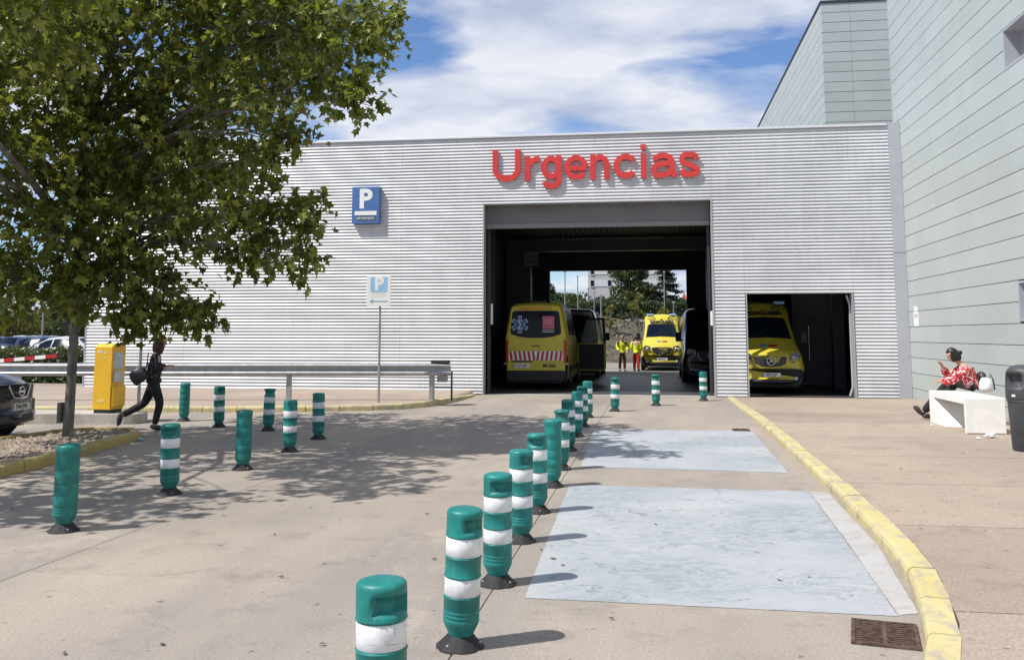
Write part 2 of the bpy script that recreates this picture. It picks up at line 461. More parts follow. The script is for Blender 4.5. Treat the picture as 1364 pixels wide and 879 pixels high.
M_hall2 = mat('hall_ceiling', (0.035, 0.036, 0.04), 0.7)
M_steel = mat('dark_steel', (0.055, 0.058, 0.065), 0.5, 0.3)
M_shut = mat('shutter_grey', (0.175, 0.172, 0.17), 0.5, 0.2, var=0.1, vscale=0.9)
M_jamb = mat('jamb_grey', (0.42, 0.42, 0.43), 0.45, 0.3)
M_red = mat('sign_red', (0.60, 0.042, 0.036), 0.42, var=0.06, vscale=2.0)
M_redside = mat('sign_red_return', (0.55, 0.05, 0.045), 0.5)
M_white = mat('white_paint', (0.78, 0.78, 0.77), 0.5)
M_blue = mat('sign_blue', (0.07, 0.155, 0.36), 0.35, var=0.08, vscale=3)
M_bluef = mat('sign_faded_blue', (0.26, 0.50, 0.74), 0.5, var=0.06, vscale=5)
M_dark = mat('dark_plastic', (0.03, 0.032, 0.035), 0.5)
M_rubber = mat('black_rubber', (0.017, 0.017, 0.019), 0.75, var=0.3, vscale=18, bump=0.2)
M_teal = mat('teal_plastic', (0.007, 0.178, 0.160), 0.46, var=0.2, vscale=7, bump=0.07, bscale=22, objvar=0.10)
def scuff(m, dirt, scratch, a=.60, c=.66):
    n, l = m.node_tree.nodes, m.node_tree.links
    tc = n.new('ShaderNodeTexCoord'); oi = n.new('ShaderNodeObjectInfo')
    ad = n.new('ShaderNodeVectorMath'); ad.operation = 'MULTIPLY_ADD'; ad.inputs[1].default_value = (37, 37, 37)
    l.new(oi.outputs['Random'], ad.inputs[0]); l.new(tc.outputs['Object'], ad.inputs[2])
    bs = n['Principled BSDF'].inputs['Base Color']; cur = bs.links[0].from_socket
    for st, sc, p0, p1, col in (((1, 1, .6), 9, a - .06, a + .10, dirt), ((1, 1, 7), 11, a + .02, c + .02, scratch), ((6, 6, .8), 8, a + .03, c + .03, scratch)):
        mp = n.new('ShaderNodeMapping'); mp.inputs['Scale'].default_value = st; l.new(ad.outputs[0], mp.inputs[0])
        t = n.new('ShaderNodeTexNoise'); t.inputs['Scale'].default_value = sc; t.inputs['Detail'].default_value = 6; t.inputs['Roughness'].default_value = .68; l.new(mp.outputs[0], t.inputs['Vector'])
        r = n.new('ShaderNodeMapRange'); r.inputs[1].default_value = p0; r.inputs[2].default_value = p1; r.inputs[4].default_value = .6; l.new(t.outputs['Fac'], r.inputs[0])
        x = n.new('ShaderNodeMixRGB'); l.new(r.outputs[0], x.inputs[0]); l.new(cur, x.inputs[1]); x.inputs[2].default_value = (*col, 1); cur = x.outputs[0]
    l.new(cur, bs)
scuff(M_teal, (0.012, 0.10, 0.095), (0.10, 0.30, 0.28))
M_band = mat('reflective_white', (0.72, 0.73, 0.75), 0.38, var=0.08, vscale=14)
scuff(M_band, (0.50, 0.50, 0.49), (0.28, 0.29, 0.29), .58, .63)
M_galv = mat('galvanised_steel', (0.36, 0.37, 0.385), 0.42, 0.6, var=0.14, vscale=5)
M_yellowbox = mat('machine_yellow', (0.84, 0.49, 0.03), 0.45, var=0.05, vscale=4)
M_label = mat('grey_label', (0.55, 0.56, 0.57), 0.6, var=0.3, vscale=30)
M_benchc = mat('white_concrete', (0.80, 0.78, 0.75), 0.7, var=0.05, vscale=5, bump=0.15, bscale=25)
M_bin = mat('bin_charcoal', (0.055, 0.058, 0.064), 0.5, var=0.12, vscale=9)
M_rust = mat('rusty_iron', (0.10, 0.062, 0.045), 0.85, 0.2, var=0.5, vscale=26, bump=0.4)
M_bark = mat('tree_bark', (0.165, 0.155, 0.135), 0.9, var=0.4, vscale=5, stretch=(2, 2, 0.6), bump=0.7, bscale=14)
M_amby = mat('ambulance_yellow', (0.58, 0.485, 0.045), 0.42, coat=0.15, var=.06, vscale=1.5)
M_ambblk = mat('bumper_black', (0.013, 0.0135, 0.015), 0.6)
M_glass = mat('vehicle_glass', (0.006, 0.010, 0.022), 0.08, spec=0.16)
M_vanblk = mat('black_paint', (0.014, 0.015, 0.018), 0.25, coat=0.8)
M_navy = mat('navy_paint', (0.005, 0.006, 0.011), 0.25, coat=0.35)
M_chrome = mat('chrome', (0.75, 0.76, 0.78), 0.16, 1.0)
M_tyre = mat('tyre', (0.02, 0.02, 0.021), 0.85)
M_rim = mat('rim', (0.42, 0.43, 0.45), 0.35, 0.8)
M_lamp = mat('clear_lamp', (0.55, 0.58, 0.60), 0.12, 0.3, spec=0.8)
M_tail = mat('tail_lamp', (0.42, 0.02, 0.018), 0.2)
M_plate = mat('number_plate', (0.74, 0.75, 0.76), 0.4)
M_plt = mat('plate_text', (0.02, 0.02, 0.025), 0.5)
M_stripe = mat('livery_red', (0.42, 0.015, 0.02), 0.4)
M_skin = mat('skin', (0.50, 0.29, 0.20), 0.5, var=0.06, vscale=9)
M_hivis = mat('hi_vis_yellow', (0.72, 0.80, 0.03), 0.7)
M_hired = mat('uniform_red', (0.60, 0.03, 0.025), 0.7)
M_blackcloth = mat('black_cloth', (0.016, 0.016, 0.019), 0.85, var=0.3, vscale=12, bump=0.3, bscale=20)
M_navycloth = mat('navy_cloth', (0.018, 0.021, 0.032), 0.9, var=0.3, vscale=9)
M_hairdark = mat('dark_hair', (0.012, 0.010, 0.009), 0.45, var=0.4, vscale=40, stretch=(1, 1, .2))
M_hairred = mat('auburn_hair', (0.065, 0.024, 0.015), 0.5, var=0.5, vscale=35, stretch=(1, 1, .2))
def floral(name, base, spot, scale, p0, p1, third=None):
    m = bpy.data.materials.new(name); m.use_nodes = True
    n, l = m.node_tree.nodes, m.node_tree.links
    b = n['Principled BSDF']; b.inputs['Roughness'].default_value = 0.85
    geo = n.new('ShaderNodeNewGeometry')
    v = n.new('ShaderNodeTexNoise'); v.inputs['Scale'].default_value = scale; v.inputs['Detail'].default_value = 1.5
    l.new(geo.outputs['Position'], v.inputs['Vector'])
    r = n.new('ShaderNodeValToRGB'); e = r.color_ramp.elements
    e[0].position = p0; e[0].color = (*base, 1); e[1].position = p1; e[1].color = (*spot, 1)
    if third:
        q = e.new(0.40); q.color = (*base, 1); q2 = e.new(0.33); q2.color = (*third, 1); e[0].color = (*third, 1); e[0].position = 0.30
    l.new(v.outputs['Fac'], r.inputs[0]); l.new(r.outputs[0], b.inputs['Base Color'])
    MATS[name] = m
    return m
M_floralred = floral('red_floral_cloth', (0.50, 0.018, 0.022), (0.75, 0.66, 0.62), 24, 0.55, 0.585, (0.05, 0.02, 0.03))
M_floralblk = floral('black_floral_cloth', (0.016, 0.016, 0.019), (0.30, 0.32, 0.36), 30, 0.62, 0.66)

def leaf_mat(name, c_dark, c_light, trans, c_tr):
    m = bpy.data.materials.new(name); m.use_nodes = True
    n, l = m.node_tree.nodes, m.node_tree.links
    n.clear()
    out = n.new('ShaderNodeOutputMaterial'); geo = n.new('ShaderNodeNewGeometry')
    rp = n.new('ShaderNodeValToRGB')
    rp.color_ramp.elements[0].color = (*c_dark, 1); rp.color_ramp.elements[1].color = (*c_light, 1)
    rp.color_ramp.elements[0].position = 0.25
    l.new(geo.outputs['Random Per Island'], rp.inputs[0])
    p = n.new('ShaderNodeBsdfPrincipled'); p.inputs['Roughness'].default_value = 0.42; p.inputs['Specular IOR Level'].default_value = 0.45
    l.new(rp.outputs[0], p.inputs['Base Color'])
    t = n.new('ShaderNodeBsdfTranslucent'); t.inputs['Color'].default_value = (*c_tr, 1)
    mx = n.new('ShaderNodeMixShader'); mx.inputs[0].default_value = trans
    l.new(p.outputs[0], mx.inputs[1]); l.new(t.outputs[0], mx.inputs[2]); l.new(mx.outputs[0], out.inputs['Surface'])
    MATS[name] = m
    return m
M_leaf = leaf_mat('plane_leaf', (0.024, 0.050, 0.011), (0.275, 0.295, 0.060), 0.28, (0.36, 0.40, 0.04))
M_leafdk = leaf_mat('dark_leaf', (0.022, 0.045, 0.016), (0.060, 0.090, 0.028), 0.2, (0.07, 0.11, 0.02))
M_leafmid = leaf_mat('mid_leaf', (0.040, 0.065, 0.020), (0.110, 0.125, 0.040), 0.25, (0.12, 0.15, 0.03))
M_leafyel = leaf_mat('yellow_leaf', (0.13, 0.12, 0.022), (0.22, 0.19, 0.035), 0.25, (0.2, 0.2, 0.03))
M_leafdry = leaf_mat('dry_leaf', (0.045, 0.055, 0.026), (0.105, 0.105, 0.052), 0.15, (0.12, 0.1, 0.05))
M_pine = leaf_mat('pine_needle', (0.012, 0.026, 0.016), (0.030, 0.050, 0.028), 0.1, (0.03, 0.05, 0.02))

# ------------------------------------------------------------------ measured plan (metres)
YF, XW = 26.69, 6.80          # facade plane, hospital wall plane
OX0, OX1, OZ = -4.822, 1.639, 5.466
DX0, DX1, DZ = 2.564, 5.348, 2.83
XC, ZR = 6.47, 7.49
XL = -17.2
YB = 41.3                     # rear wall of the drive-through hall

def pave_z(y): return 0.095 if y < 19 else max(0.012, 0.095 - (y - 19) / 7.0 * 0.085)

# ------------------------------------------------------------------ ground and paving
g = MB()
g.add([(-500, -60, -0.014), (500, -60, -0.014), (500, 900, -0.014), (-500, 900, -0.014)], [(0, 1, 2, 3)])
ground = tag(g.build('ground', M_joint), kind='structure')
far = MB(); far.add([(-500, 41.75, -0.006), (500, 41.75, -0.006), (500, 900, -0.006), (-500, 900, -0.006)], [(0, 1, 2, 3)])
far.add([(-500, 27.0, -0.006), (XL - 0.4, 27.0, -0.006), (XL - 0.4, 41.75, -0.006), (-500, 41.75, -0.006)], [(0, 1, 2, 3)])
tag(far.build('parking_ground', M_earth), kind='structure')

road = tag(bpy.data.objects.new('road', None), kind='structure'); COL.objects.link(road)
xs = [-25.1, -21.7, -18.3, -14.9, -11.45, -8.0, -4.52, -1.10, 2.25]
ys = [-9.0, -3.9, 1.3, 6.44, 11.5, 16.6, 21.7, 26.62]
for i in range(len(xs) - 1):
    for j in range(len(ys) - 1):
        b = MB(); gp = 0.0032
        b.box2((xs[i] + gp, ys[j] + gp, -0.10), (xs[i + 1] - gp, ys[j + 1] - gp, 0.0))
        b.build('slab', M_road, road, bevel=0.004)
thr = MB(); thr.box2((OX0 - 0.3, 26.63, -0.1), (OX1 + 0.5, 27.3, 0.004))
thr.build('threshold', mat('threshold_concrete', (0.36, 0.33, 0.30), 0.85, var=0.15, vscale=3), road)
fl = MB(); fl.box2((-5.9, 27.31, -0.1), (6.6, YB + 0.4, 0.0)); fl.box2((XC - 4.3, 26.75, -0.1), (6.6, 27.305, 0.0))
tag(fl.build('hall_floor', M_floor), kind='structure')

# right pavement with its curved yellow kerb
kerb_pts = [(1.95, 26.55), (1.95, 22), (1.945, 18.5), (1.93, 15.5), (1.90, 13), (1.87, 10.9), (1.84, 9.6), (1.81, 8.6), (1.775, 7.8), (1.72, 7.15), (1.64, 6.6), (1.53, 6.05), (1.41, 5.5), (1.26, 5.0), (1.02, 4.55), (0.60, 4.2), (0.2, 3.9), (-0.4, 3.65)]
def resample(pts, step):
    pts = [Vector(p) for p in pts]; out = [pts[0]]; acc = 0
    for a, b in zip(pts, pts[1:]):
        L = (b - a).length; t = step - acc
        while t <= L: out.append(a + (b - a) * (t / L)); t += step
        acc = (acc + L) % step
    return out
def catmull(pts, n=8):
    P = [Vector(pts[0])] + [Vector(p) for p in pts] + [Vector(pts[-1])]; out = []
    for i in range(1, len(P) - 2):
        for k in range(n):
            t = k / n; a, b, c, d = P[i - 1], P[i], P[i + 1], P[i + 2]
            out.append(0.5 * ((2 * b) + (c - a) * t + (2 * a - 5 * b + 4 * c - d) * t * t + (3 * b - a - 3 * c + d) * t ** 3))
    out.append(P[-2]); return out
def kerb_run(name, pts, width, zf, m, side, label_m=None, L=0.75):
    root = tag(bpy.data.objects.new(name, None), kind='structure'); COL.objects.link(root)
    fine = resample(catmull(pts), 0.125)
    per = int(round(L / 0.125))
    N = []
    for i, p in enumerate(fine):
        d = (fine[min(i + 1, len(fine) - 1)] - fine[max(i - 1, 0)]).normalized()
        N.append(Vector((-d.y, d.x)) * side)
    i = 0
    while i < len(fine) - 1:
        j = min(i + per, len(fine) - 1)
        b = MB(); dz = rng.uniform(-0.006, 0.006); ox = rng.uniform(-0.007, 0.007)
        rings = []
        for k in (i, j):
            p, nn = fine[k], N[k]
            d = (fine[min(k + 1, len(fine) - 1)] - fine[max(k - 1, 0)]).normalized()
            if k == i: p = p + d * 0.006
            if k == j: p = p - d * 0.006
            h = zf(p.y) + dz
            prof = [(0.0, -0.06), (0.0, h - 0.045), (0.012, h - 0.015), (0.035, h), (width, h), (width, -0.06)]
            rings.append([Vector((*(p + nn * (q[0] + ox)), q[1])) for q in prof])
        n = len(rings[0])
        vs = [v for r in rings for v in r]
        fs = []
        for a in range(len(rings) - 1):
            for q in range(n):
                f = (a * n + q, a * n + (q + 1) % n, (a + 1) * n + (q + 1) % n, (a + 1) * n + q)
                fs.append(f)
        fs += [tuple(range(n)), tuple(range((len(rings) - 1) * n, len(rings) * n))[::-1]]
        b.add(vs, fs)
        o = b.build('kerb_stone', m, root)
        bmx = bmesh.new(); bmx.from_mesh(o.data); bmesh.ops.recalc_face_normals(bmx, faces=bmx.faces); bmx.to_mesh(o.data); bmx.free()
        i = j
    return fine, N
kf, kn = kerb_run('kerb', kerb_pts, 0.175, lambda y: pave_z(y) + 0.010, M_kerb, 1)
# pavement slabs follow the kerb line
def kerb_x(y):
    best = min(range(len(kf)), key=lambda i: abs(kf[i].y - y))
    return (kf[best] + kn[best] * 0.184).x
pav = tag(bpy.data.objects.new('pavement', None), kind='structure'); COL.objects.link(pav)
py = [4.0, 6.03, 8.62, 10.95, 13.4, 15.8, 18.2, 20.6, 23.0, 26.60]
for a, bb in zip(py, py[1:]):
    for part in (0,):
        y0, y1 = a + 0.009, bb - 0.009
        nstep = 8
        L, Rr = [], []
        for k in range(nstep + 1):
            y = y0 + (y1 - y0) * k / nstep
            x0 = kerb_x(y) if part == 0 else 4.405
            x1 = XW - 0.01
            L.append((x0, y)); Rr.append((x1, y))
        b = MB(); vs = []
        for (p, q) in zip(L, Rr):
            z = pave_z(p[1])
            vs += [(p[0], p[1], z), (q[0], q[1], z), (p[0], p[1], -0.08), (q[0], q[1], -0.08)]
        fs = []
        for k in range(nstep):
            o = 4 * k
            fs += [(o, o + 1, o + 5, o + 4), (o, o + 4, o + 6, o + 2), (o + 1, o + 3, o + 7, o + 5)]
        fs += [(0, 2, 3, 1), (4 * nstep, 4 * nstep + 1, 4 * nstep + 3, 4 * nstep + 2)]
        b.add(vs, fs); b.build('slab', M_pave, pav)
b = MB(); b.add([(1.3, -12, 0.1), (14, -12, 0.1), (14, 3.99, 0.1), (1.3, 3.99, 0.1)], [(0, 1, 2, 3)]); b.build('slab', M_pave, pav)
jb = MB(); jb.add([(2.3, 6.0, 0.05), (XW, 6.0, 0.02), (XW, 19.0, 0.02), (2.3, 19.0, 0.02)], [(0, 1, 2, 3)])
tag(jb.build('joint_bed', M_joint, pav))

# painted bays on the road
bays = [([(-0.86, 6.28), (1.44, 6.22), (1.55, 8.5), (1.64, 10.88), (-0.98, 10.93)], 'blue_bay_paint', M_bluepaint, 0.003),
        ([(-0.97, 12.42), (1.62, 12.28), (1.70, 17.5), (-1.10, 17.25)], 'blue_bay_paint', M_bluepaint, 0.003),
        ([(1.45, 6.24), (1.58, 6.3), (1.77, 8.2), (1.84, 10.84), (1.65, 10.88), (1.56, 8.5)], 'faded_edge_paint', M_palepaint, 0.0028)]
for pts, nm, m, z in bays:
    ring = []
    for a_, c_ in zip(pts, pts[1:] + pts[:1]):
        a_, c_ = Vector(a_), Vector(c_); nst = max(2, int((c_ - a_).length / .03)); nd = (c_ - a_).normalized(); nq = Vector((nd.y, -nd.x))
        for q in range(nst):
            p_ = a_.lerp(c_, q / nst); ring.append(p_ + nq * (.006 * noise.noise(Vector((p_.x * 5, p_.y * 5, 3))) + .006 * noise.noise(Vector((p_.x * 31, p_.y * 31, 7)))))
    b = MB(); b.add([(p_.x, p_.y, z) for p_ in ring], [tuple(range(len(ring)))])
    tag(b.build(nm, m), kind='structure')

# drain grates
def grate(c, w, h, rz, label, nb=11):
    t = thing('drain_grate', label, 'drain', (c[0], c[1], 0.0), rz)
    x0, x1, y0, y1 = -w / 2, w / 2, -h / 2, h / 2
    b = MB(); b.box2((x0 + .01, y0 + .01, 0.001), (x1 - .01, y1 - .01, 0.003)); b.build('pit', M_back, t, local=True)
    b = MB()
    for q in ((x0, y0, x1, y0 + .02), (x0, y1 - .02, x1, y1), (x0, y0 + .02, x0 + .02, y1 - .02), (x1 - .02, y0 + .02, x1, y1 - .02), (-.012, y0 + .02, .012, y1 - .02)):
        b.box2((q[0], q[1], 0.001), (q[2], q[3], 0.014))
    b.build('frame', M_rust, t, local=True)
    for k in range(nb):
        yy = y0 + .025 + (h - .05) * (k + .5) / nb
        for xa, xb in ((x0 + .021, -.013), (.013, x1 - .021)):
            b = MB(); b.box2((xa, yy - .007, 0.003), (xb, yy + .007, 0.012)); b.build('bar', M_rust, t, local=True)
    return t
grate((1.275, 5.84), .36, .47, R(-11.5), 'rusty square drain grate in the road beside the curved yellow kerb')
_g = gr(987, 573); grate((_g.x, _g.y), .30, .36, 0, 'small drain grate beyond the far blue painted bay', 7)

# left pavement with yellow kerb, in front of the cladding
lk = [(-40, 13.6), (-24, 17.0), (-17, 18.55), (-13.2, 19.25), (-10.2, 19.72), (-7.9, 20.2), (-6.35, 20.8), (-5.6, 21.5), (-5.25, 22.4), (-5.07, 23.5), (-4.98, 25.0), (-4.96, 26.5)]
lf, ln = kerb_run('kerb_left', lk, 0.16, lambda y: 0.13 if y < 23.5 else 0.13 - (y - 23.5) / 3 * 0.10, M_kerb, 1)
b = MB(); inner = [p + q * 0.161 for p, q in zip(lf, ln)]
inner = [p for p in inner if p.x > -39]
vs, fs = [], []
for p in inner:
    z = 0.125 if p.y < 23.5 else 0.125 - (p.y - 23.5) / 3 * 0.10
    vs += [(p.x, p.y, z), (p.x, 26.66, max(z, 0.03))]
for i in range(len(inner) - 1): fs.append((2 * i, 2 * i + 2, 2 * i + 3, 2 * i + 1))
b.add(vs, fs)
tag(b.build('pavement_left', M_pave), kind='structure')
b = MB(); b.box2((-40, 26.67, -0.1), (XL - 0.02, 28.5, 0.12)); tag(b.build('verge', M_pave), kind='structure')

# tree bed with its kerb
bed = [(-7.2, 2.0), (-7.55, 7.0), (-7.78, 10.4), (-7.87, 11.5), (-8.07, 12.75), (-8.28, 14.1), (-8.44, 14.85), (-8.72, 15.2), (-9.15, 15.3), (-9.7, 15.1), (-10.0, 14.6), (-10.12, 13.5), (-10.25, 11), (-10.5, 7), (-10.6, 2)]
bf, bn = kerb_run('kerb_tree_bed', bed, 0.15, lambda y: 0.125, M_kerb2, 1)
b = MB(); inn = [p + q * 0.149 for p, q in zip(bf, bn)]
b.add([(p.x, p.y, 0.085) for p in inn], [tuple(range(len(inn)))[::-1]])
bedo = tag(b.build('tree_bed', M_gravel), kind='structure')
poly = [(p.x, p.y) for p in inn]
def inside(x, y, P):
    c = False; j = len(P) - 1
    for i in range(len(P)):
        if (P[i][1] > y) != (P[j][1] > y) and x < (P[j][0] - P[i][0]) * (y - P[i][1]) / (P[j][1] - P[i][1]) + P[i][0]: c = not c
        j = i
    return c
pb = MB(); cnt = 0
while cnt < 2600:
    x, y = rng.uniform(-10.4, -7.7), rng.uniform(8.0, 15.2)
    if not inside(x, y, poly) or not inside(x + .1, y, poly): cnt += 0; continue
    s = rng.uniform(0.012, 0.045) * (1 if rng.random() < .9 else 1.6); a = rng.uniform(0, PI)
    vs = [(x + math.cos(a + k * PI / 2.5) * s * rng.uniform(.7, 1.2), y + math.sin(a + k * PI / 2.5) * s * rng.uniform(.6, 1.1), 0.085) for k in range(5)] + [(x + rng.uniform(-.3, .3) * s, y, 0.085 + s * rng.uniform(.3, .9))]
    pb.add(vs, [(k, (k + 1) % 5, 5) for k in range(5)]); cnt += 1
tag(pb.build('bed_stones', M_pebble), 'small brown stones and chips covering the tree bed', 'stones', kind='stuff')

# low concrete island that carries the ticket machine
b = MB()
isl = [(-17, 15.95), (-13, 16.55), (-11.4, 16.78), (-10.05, 16.93), (-9.9, 17.0), (-9.82, 17.2), (-9.88, 17.5), (-10.1, 17.72), (-11.4, 17.8), (-13, 17.6), (-17, 17.0)]
b.prism(isl, lambda x, y: Vector((x, y, -0.02)), lambda x, y: Vector((x, y, 0.19)))
tag(b.build('traffic_island', mat('island_concrete', (0.42, 0.39, 0.36), 0.85, var=0.14, vscale=4, bump=.3), bevel=0.02), kind='structure')

# ------------------------------------------------------------------ emergency building
EB = thing('emergency_building', 'low emergency department building clad in silver corrugated metal with drive-through hall', 'building', (0, YF, 0))
PITCHC = 0.0940
NWAVE = int(round((ZR - 0.06) / PITCHC))
PROF = [(0.00, 0.0), (0.08, -.004), (0.15, -.020), (0.20, -.0305), (0.26, -.034), (0.40, -.033), (0.56, -.0255), (0.72, -.015), (0.86, -.006), (0.95, -.001)]
# PROF: (fraction of the pitch, depth towards the viewer)
def corr(x0, x1, z0, z1, y=YF, name='cladding_sheet', parent=None, flip=1, m=None, axis='x'):
    zs = []
    k0 = int(math.floor(z0 / PITCHC)) - 1
    k1 = int(math.ceil(z1 / PITCHC)) + 1
    for k in range(k0, k1):
        for f, d in PROF: zs.append((ZR - 0.06 - (NWAVE - k - f) * PITCHC, d))
    pts = [(z, d) for z, d in zs if z0 < z < z1]
    def interp(z):
        for (a, da), (c, dc) in zip(zs, zs[1:]):
            if a <= z <= c: return da + (dc - da) * (z - a) / max(1e-9, c - a)
        return 0
    pts = [(z0, interp(z0))] + pts + [(z1, interp(z1))]
    b = MB(); vs, fs = [], []
    for z, d in pts:
        if axis == 'x': vs += [(x0, y + d, z), (x1, y + d, z)]
        else: vs += [(y - d, x0, z), (y - d, x1, z)]
    for i in range(len(pts) - 1): fs.append((2 * i, 2 * i + 1, 2 * i + 3, 2 * i + 2))
    b.add(vs, fs, True)
    return b.build(name, m or M_clad, parent or EB)
for x0, x1 in ((XL, -14.0), (-14.0, -10.55), (-10.55, -7.3), (-7.3, OX0 - 0.03)): corr(x0 + .002, x1 - .002, 0.04, ZR - 0.06)
corr(OX0 - 0.03, -1.6, OZ + 0.03, ZR - 0.06); corr(-1.598, OX1 + 0.03, OZ + 0.03, ZR - 0.06)
corr(OX1 + 0.032, DX0 - 0.05, 0.02, DZ + 0.03); corr(OX1 + 0.032, DX0 - .05, DZ + 0.032, ZR - 0.06)
corr(DX0 - 0.048, DX1 + 0.05, DZ + 0.03, ZR - 0.06)
corr(DX1 + 0.052, XC, 0.02, ZR - 0.06)
# structural wall behind the sheets
wl_ = MB()
for a, c in (((XL, 0, 0), (OX0, 0, ZR - .1)), ((OX0, 0, OZ), (OX1, 0, ZR - .1)), ((OX1, 0, 0), (DX0, 0, ZR - .1)), ((DX0, 0, DZ), (DX1, 0, ZR - .1)), ((DX1, 0, 0), (XW - .03, 0, ZR - .1))):
    wl_.box2((a[0] + .002, YF + 0.003, a[2]), (c[0] - .002, YF + 0.30, c[2]))
wl_.build('wall', M_hall, EB)
# trims
b = MB(); b.box2((XL - .05, YF - 0.075, ZR - 0.06), (XC - .02, YF + 0.5, ZR)); b.build('coping', M_coping, EB, bevel=0.008)
b = MB(); b.box2((XC, YF - 0.05, 0.0), (XW - 0.005, YF + 0.002, 3.9)); b.box2((XC, YF - 0.052, 3.91), (XW - 0.005, YF + 0.002, ZR + 0.01)); b.build('corner_flashing', M_flash, EB)
b = MB()
for (x0, x1, z1) in ((OX0, OX1, OZ), (DX0, DX1, DZ)):
    b.box2((x0 - .035, YF - .045, 0), (x0, YF + .30, z1 + .035)); b.box2((x1, YF - .045, 0), (x1 + .035, YF + .30, z1 + .035))
    b.box2((x0, YF - .043, z1), (x1, YF + .30, z1 + .034))
b.build('door_frame', M_jamb, EB)
b = MB(); b.box2((XL - .03, YF - .04, 0), (XL, YF + .25, ZR - .06)); b.build('corner_trim', M_flash, EB)
corr(YF + .26, YB + .3, 0.04, ZR - 0.06, y=XL, name='side_cladding', axis='y')
# roller shutter casing and curtain
b = MB(); b.box2((OX0 + .01, YF + .33, 4.93), (OX1 - .01, YF + .45, OZ + .05)); sc = b.build('shutter_casing', M_shut, EB)
b = MB(); b.box2((OX0 + .01, YF + .31, 4.79), (OX1 - .01, YF + .44, 4.927)); b.build('shutter_bottom_rail', mat('rail_grey', (0.24, 0.235, 0.23), .5, .2), sc, bevel=.01)
for x in (OX0 + .02, OX1 - .10):
    b = MB(); b.box2((x, YF + .46, 0), (x + .08, YF + .56, 4.9)); b.build('shutter_guide', M_steel, EB)
b = MB(); b.box2((OX1 + .002, YF + .02, 2.25), (OX1 + .0, YF + .2, 2.7)); 
b = MB(); b.box2((OX1 - .07, YF - .02, 1.95), (OX1 - .005, YF + .12, 2.35)); b.build('sensor_box', M_white, EB, bevel=.01)
b = MB(); b.box2((OX0 + .12, YF + .45, 2.0), (OX0 + .17, YF + .55, 2.6)); b.build('guide_reflector', M_white, EB)
# small door side rail
b = MB(); b.path([(DX1 - .10, YF + .2, .05), (DX1 - .02, YF + .2, .3), (DX1 - .02, YF + .2, DZ - .3), (DX1 - .10, YF + .2, DZ - .05)], .035, 8); b.build('door_track', M_jamb, EB)
# hall shell
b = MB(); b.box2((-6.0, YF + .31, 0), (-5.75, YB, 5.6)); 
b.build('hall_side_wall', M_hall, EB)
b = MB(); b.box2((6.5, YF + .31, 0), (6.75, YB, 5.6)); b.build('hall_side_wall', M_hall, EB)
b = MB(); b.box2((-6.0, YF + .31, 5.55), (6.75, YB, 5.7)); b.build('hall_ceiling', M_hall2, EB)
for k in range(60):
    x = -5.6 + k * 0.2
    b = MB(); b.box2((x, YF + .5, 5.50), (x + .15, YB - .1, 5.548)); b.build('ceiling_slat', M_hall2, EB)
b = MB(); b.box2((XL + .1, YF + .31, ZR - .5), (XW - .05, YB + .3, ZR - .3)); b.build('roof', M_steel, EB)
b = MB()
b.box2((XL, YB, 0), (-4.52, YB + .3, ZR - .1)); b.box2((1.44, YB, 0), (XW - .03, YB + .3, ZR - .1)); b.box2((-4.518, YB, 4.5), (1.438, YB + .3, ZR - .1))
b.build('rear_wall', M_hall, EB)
for x0, x1 in ((-5.74, -4.78), (2.05, 2.5)):
    b = MB(); b.box2((x0, 36.8, 0), (x1, 37.3, 5.43)); b.build('column', M_steel, EB)
b = MB(); b.box2((-4.775, 36.85, 4.98), (2.045, 37.25, 5.43)); b.build('beam', M_steel, EB)
b = MB(); b.box2((-5.7, 29.6, 2.3), (-5.2, 30.9, 5.42)); b.build('duct', M_hall, EB)
vent = MB(); vent.box2((-5.05, 36.72, 4.40), (-4.45, 36.79, 4.98)); vent = vent.build('louvre_frame', M_steel, EB)
for k in range(8):
    b = MB(); b.box((-4.75, 36.69, 4.45 + k * .068), (.52, .045, .02), M=Matrix.Rotation(R(35), 4, 'X')); b.build('louvre_slat', mat('louvre_grey', (.5, .51, .53), .4, .3), vent)
# inner door and steel partition seen through the small doorway
b = MB(); b.box2((4.75, 33.6, 0), (6.45, 33.7, 3.4)); b.build('inner_partition', mat('partition', (0.16, 0.165, 0.175), .6, var=.1, vscale=2), EB)
b = MB(); b.path([(5.25, 33.5, .8), (5.25, 33.5, 2.0)], .02, 8); b.build('door_pull', M_chrome, EB)
b = MB(); b.box2((5.6, 31.0, 0), (5.95, 31.35, 5.4)); b.build('column', M_steel, EB)

# red letters
LT = thing('emergency_sign', 'large red letters spelling Urgencias above the wide drive-through opening', 'sign', (-1.6, YF - .2, 6.5))
lx = [(-4.56, -3.745, 'U'), (-3.61, -3.20, 'r'), (-3.13, -2.55, 'g'), (-2.47, -1.78, 'e'), (-1.72, -1.17, 'n'), (-1.06, -.36, 'c'), (-.285, -.125, 'i'), (.01, .72, 'a'), (.79, 1.37, 's')]
